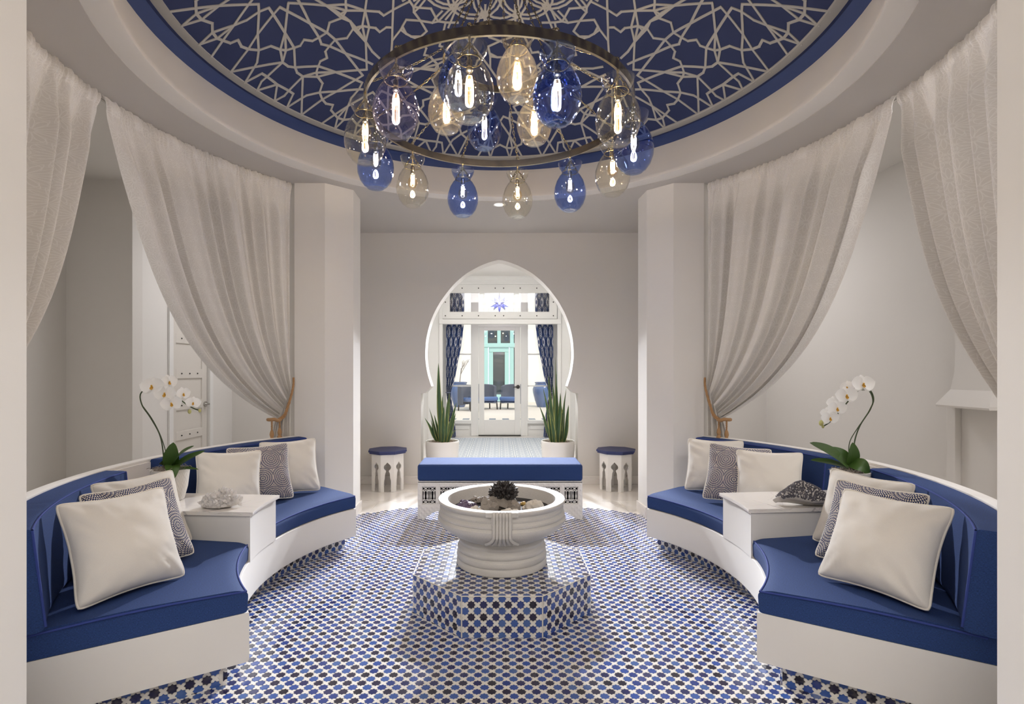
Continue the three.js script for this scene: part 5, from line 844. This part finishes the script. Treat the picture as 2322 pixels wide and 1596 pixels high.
// ---------- the courtyard outside ----------
{
  struct('courtyard_paving', bx(-9, -.2, -22, 9, -.03, GZ - .06), M.paving);
  const zf = CAMZ - 21.5, D = 21.5, X = (px) => (px - CX) / F * D, Y = (py) => EYE - (py - CY) / F * D;
  const st = struct('courtyard_stripes', [...Array(24)].map((_, k) => bx(-4 + k * .34, -.032, -11.2, -4 + k * .34 + .17, -.026, -10.85)), M.stripe);
  struct('courtyard_wall_left', bx(-9, -.1, zf - .2, X(1090), 3.4, zf), M.white); struct('courtyard_wall_right', bx(X(1172), -.1, zf - .2, 9, 3.4, zf), M.white);
  struct('courtyard_side_left', bx(-9.2, -.1, zf, -9, 5, -8), M.white); struct('courtyard_side_right', bx(9, -.1, zf, 9.2, 5, -8), M.white);
  const up = struct('upper_storey', [bx(-9, 3.4, zf - 2.6, 9, 12, zf - 2.4), bx(-9, 3.3, zf - 2.6, 9, 3.45, zf + .1)], M.white);
  for (const x of [-2.6, 0, 2.6]) { mesh('window_frame', [rbx(x - .7, 4.9, zf - 2.42, x + .7, 7, zf - 2.34, .01, 1)], M.trim, up); mesh('glass', bx(x - .6, 5, zf - 2.36, x + .6, 6.9, zf - 2.32), M.darkGlass, up); }
  for (let k = -14; k <= 14; k++) mesh('baluster', rbx(k * .2 - .03, 3.45, zf - .06, k * .2 + .03, 4.3, zf, .01, 1), M.trim, up); mesh('handrail', rbx(-3, 4.3, zf - .1, 3, 4.42, zf + .04, .02, 1), M.trim, up);
  // mint shopfront with arched transom
  const f = thing('mint_shopfront', 'mint green glazed shopfront with arched top across the courtyard', 'shopfront', [0, 0, zf]);
  const x0 = X(1090), x1 = X(1172), dl = X(1109), dr = X(1153.5), th = Y(788);
  mesh('door_frame', [rbx(dl, 0, -.02, dl + .16, th, .1, .01, 1), rbx(dr - .16, 0, -.02, dr, th, .1, .01, 1), rbx(dl + .01, th - .18, -.03, dr - .01, th, .115, .01, 1), rbx(dl + .01, .01, -.03, dr - .01, .28, .115, .01, 1)], M.mint, f);
  mesh('door_glass', bx(dl + .1, .2, .0, dr - .1, th - .1, .02), M.darkGlass, f);
  mesh('post', [rbx(dl - .2, 0, -.02, dl - .05, 3.2, .14, .01, 1)], M.mint, f); mesh('post', [rbx(dr + .05, 0, -.02, dr + .2, 3.2, .14, .01, 1)], M.mint, f);
  mesh('transom_bar', rbx(x0, th + .01, -.03, x1, th + .17, .17, .01, 1), M.mint, f); mesh('side_glass', [bx(x0, .2, 0, dl - .2, th, .02), bx(dr + .2, .2, 0, x1, th, .02), bx(x0, th + .16, 0, x1, 3.3, .02)], M.darkGlass, f);
  mesh('mullion', rbx(-.07 + X(1131.5), th + .1, -.02, .07 + X(1131.5), 3.3, .1, .01, 1), M.mint, f); mesh('stall_riser', [rbx(x0, 0, -.02, dl - .05, .3, .1, .01, 1), rbx(dr + .05, 0, -.02, x1, .3, .1, .01, 1)], M.mint, f);
  const ar = new THREE.Shape(); ar.moveTo(x0, th + .3); ar.absellipse((x0 + x1) / 2, th + .3, (x1 - x0) / 2, .95, Math.PI, 0, true); ar.lineTo(x1, 3.5); ar.lineTo(x0, 3.5); ar.closePath(); const ag = extrude(ar, .16, .01, 1, 24); mesh('arch_head', ag, M.mint, f);
  // glazed urns
  const urn = (label, px, d) => { const q = at(px, 912, d), t = thing('glazed_urn', label, 'urn', [q.x, -.03, CAMZ - d], 0, 'blue glazed urns in the courtyard'); mesh('body', toCreasedNormals(lathe([[0, 0], [.17, 0], [.19, .03], [.27, .25], [.33, .5], [.34, .62], [.30, .73], [.24, .79], [.26, .83], [.27, .86], [.24, .87], [.21, .8], [0, .78]], 40), .6), M.urnBlue, t); return t; };
  const u1 = urn('blue glazed urn with a bare sapling seen through the left side light', 1042, 18.6); urn('blue glazed urn seen through the right side light', 1230, 18.6);
  const br = []; seed = 4; const grow2 = (p, dir, L, r, n) => { const e = p.clone().addScaledVector(dir, L); br.push(rod(p, e, r, 5, r * .7)); if (n) for (let k = 0; k < 3; k++) grow2(p.clone().addScaledVector(dir, L * rr(.5, 1)), dir.clone().add(V3(rr(-.6, .6), rr(-.1, .4), rr(-.6, .6))).normalize(), L * .62, r * .6, n - 1); }; grow2(V3(0, .75, 0), V3(.1, 1, 0).normalize(), .6, .018, 3); mesh('sapling', br, M.moss, u1);
  // wicker chairs either side of the mint door
  const chair = (label, px, d, turn) => { const q = at(px, 910, d), t = thing('wicker_chair', label, 'chair', [q.x, -.03, CAMZ - d], turn, 'wicker tub chairs in the courtyard'); const back = sweepBack(); mesh('shell', back, M.wicker, t); mesh('seat', rbx(-.3, .28, -.3, .3, .42, .32, .06, 3), M.urnBlue, t); for (const [x, z] of [[-.27, -.25], [.27, -.25], [-.27, .27], [.27, .27]]) mesh('leg', rod(V3(x, 0, z), V3(x * .95, .3, z * .95), .022), M.darkMetal, t); };
  function sweepBack() { const sh = new THREE.Shape(); sh.absarc(0, 0, .38, Math.PI * .02, Math.PI * .98, false); sh.absarc(0, 0, .32, Math.PI * .98, Math.PI * .02, true); const g = new THREE.ExtrudeGeometry(sh, { depth: .55, bevelEnabled: true, bevelSize: .015, bevelThickness: .02, bevelSegments: 2, curveSegments: 24, steps: 1 }); g.rotateX(-Math.PI / 2); g.translate(0, .2, 0); const p = g.attributes.position; for (let i = 0; i < p.count; i++) if (p.getY(i) > .5) p.setY(i, p.getY(i) - .18 * Math.max(0, p.getZ(i) + .15) - .0 + .12 * Math.max(0, -p.getZ(i))); g.computeVertexNormals(); return g; }
  chair('dark wicker tub chair left of the mint door', 1102, 17.5, .5); chair('dark wicker tub chair right of the mint door', 1160, 17.5, -.5); chair('dark wicker tub chair beside the left urn', 1066, 16.9, .9);
}

// ---------- lamps for the rooms: unseen ceiling panels and spots, an added soffit lamp ----------
{
  const down = (x, z, label) => { const t = thing('added_downlight', label, 'light', [x, SOF, z]); mesh('trim_ring', lathe([[.042, -.001], [.044, -.004], [.056, -.004], [.058, 0], [.056, .002], [.042, .002], [.042, -.001]], 32), M.trim, t); mesh('lens', tr(new THREE.CylinderGeometry(.042, .042, .004, 24), 0, 0, 0), M.glow, t); const l = new THREE.SpotLight(0xfff0dd, DOWN, 0, R(42), .6, 2); l.position.set(0, -.012, 0); l.target.position.set(0, -2.6, 0); l.shadow.radius = 2; l.castShadow = true; t.add(l, l.target); };
  down(0, -1.90, 'small added recessed lamp standing in for the glow on the soffit over the carved bench');  // added lamp, in place of a soft glow on the ceiling
  const panel = (label, x, y, z, w, d, power) => { const t = thing('unseen_ceiling_light', label, 'light', [x, y, z]); mesh('frame', [rbx(-w / 2 - .03, -.03, -d / 2 - .03, w / 2 + .03, 0, -d / 2, .004, 1), rbx(-w / 2 - .03, -.03, d / 2, w / 2 + .03, 0, d / 2 + .03, .004, 1), rbx(-w / 2 - .03, -.03, -d / 2, -w / 2, 0, d / 2, .004, 1), rbx(w / 2, -.03, -d / 2, w / 2 + .03, 0, d / 2, .004, 1)], M.trim, t); mesh('diffuser', bx(-w / 2, -.02, -d / 2, w / 2, -.012, d / 2), M.glow, t); const l = new THREE.RectAreaLight(Math.abs(x) > 1 ? 0xf5f6ff : z < -4 ? 0xf2f7ff : 0xfcfafa, power, w, d); l.rotation.x = -Math.PI / 2; l.position.y = -.032; t.add(l); };
  for (const s of [-1, 1]) {   // unseen spots aimed through the arch, standing in for daylight from the glazed front
    const t = thing('unseen_spotlight', s < 0 ? 'unseen white spotlight in the vestibule standing in for daylight through the arch, left one' : 'unseen white spotlight in the vestibule standing in for daylight through the arch, right one', 'light', [s * .35, VC, -5.1]), d = V3(-s * .35, -2.75, 5.3).normalize(), q = new THREE.Quaternion().setFromUnitVectors(V3(0, 1, 0), d), p0 = V3(0, -.09, 0);
    const ori = (g) => { g.applyQuaternion(q); g.translate(p0.x, p0.y, p0.z); return g; };
    mesh('stem', [rod(V3(0, 0, 0), p0, .008), tr(new THREE.CylinderGeometry(.05, .05, .012, 24), 0, -.006, 0)], M.trim, t); mesh('head', ori(toCreasedNormals(lathe([[0, -.06], [.045, -.06], [.05, -.05], [.055, .07], [.05, .07], [.046, .05], [0, .048]], 32), .5)), M.trim, t); mesh('lens', ori(tr(new THREE.CylinderGeometry(.044, .044, .004, 24), 0, .054, 0)), M.glow, t);
    const l = new THREE.SpotLight(0xf2f6ff, SPOT, 0, R(25), .5, 2); l.position.copy(p0).addScaledVector(d, .075); l.target.position.copy(p0).addScaledVector(d, 5); l.shadow.radius = 4; l.castShadow = true; t.add(l, l.target);
  }
  panel('large unseen ceiling light panel behind the camera, placed to light the room from the front', 0, CEIL, 3.7, 2.4, 1.6, LOBBY);  // out of view, placed to light the room from the front
  panel('unseen ceiling light panel placed to light the near part of the left side room', -2.9, CEIL, .85, .6, 1.4, SIDE * .45); panel('unseen ceiling light panel placed to light the near part of the right side room', 2.9, CEIL, .85, .6, 1.4, SIDE * .8);  // both out of view, placed to light the near side rooms
  panel('unseen ceiling light panel placed to light the wall of the panelled door', -2.2, CEIL, -3.3, .6, 1.0, SIDE); panel('unseen ceiling light panel placed to light the far part of the right side room', 2.2, CEIL, -3.3, .6, 1.0, SIDE);  // both hidden behind columns and drapes, placed to light the far side walls
  panel('unseen ceiling light panel in the vestibule, placed to light the arch', 0, VC, -4.15, 1.6, 1.5, VEST);  // out of view above the arch, placed to brighten its reveals
}
renderer.render(scene, camera);
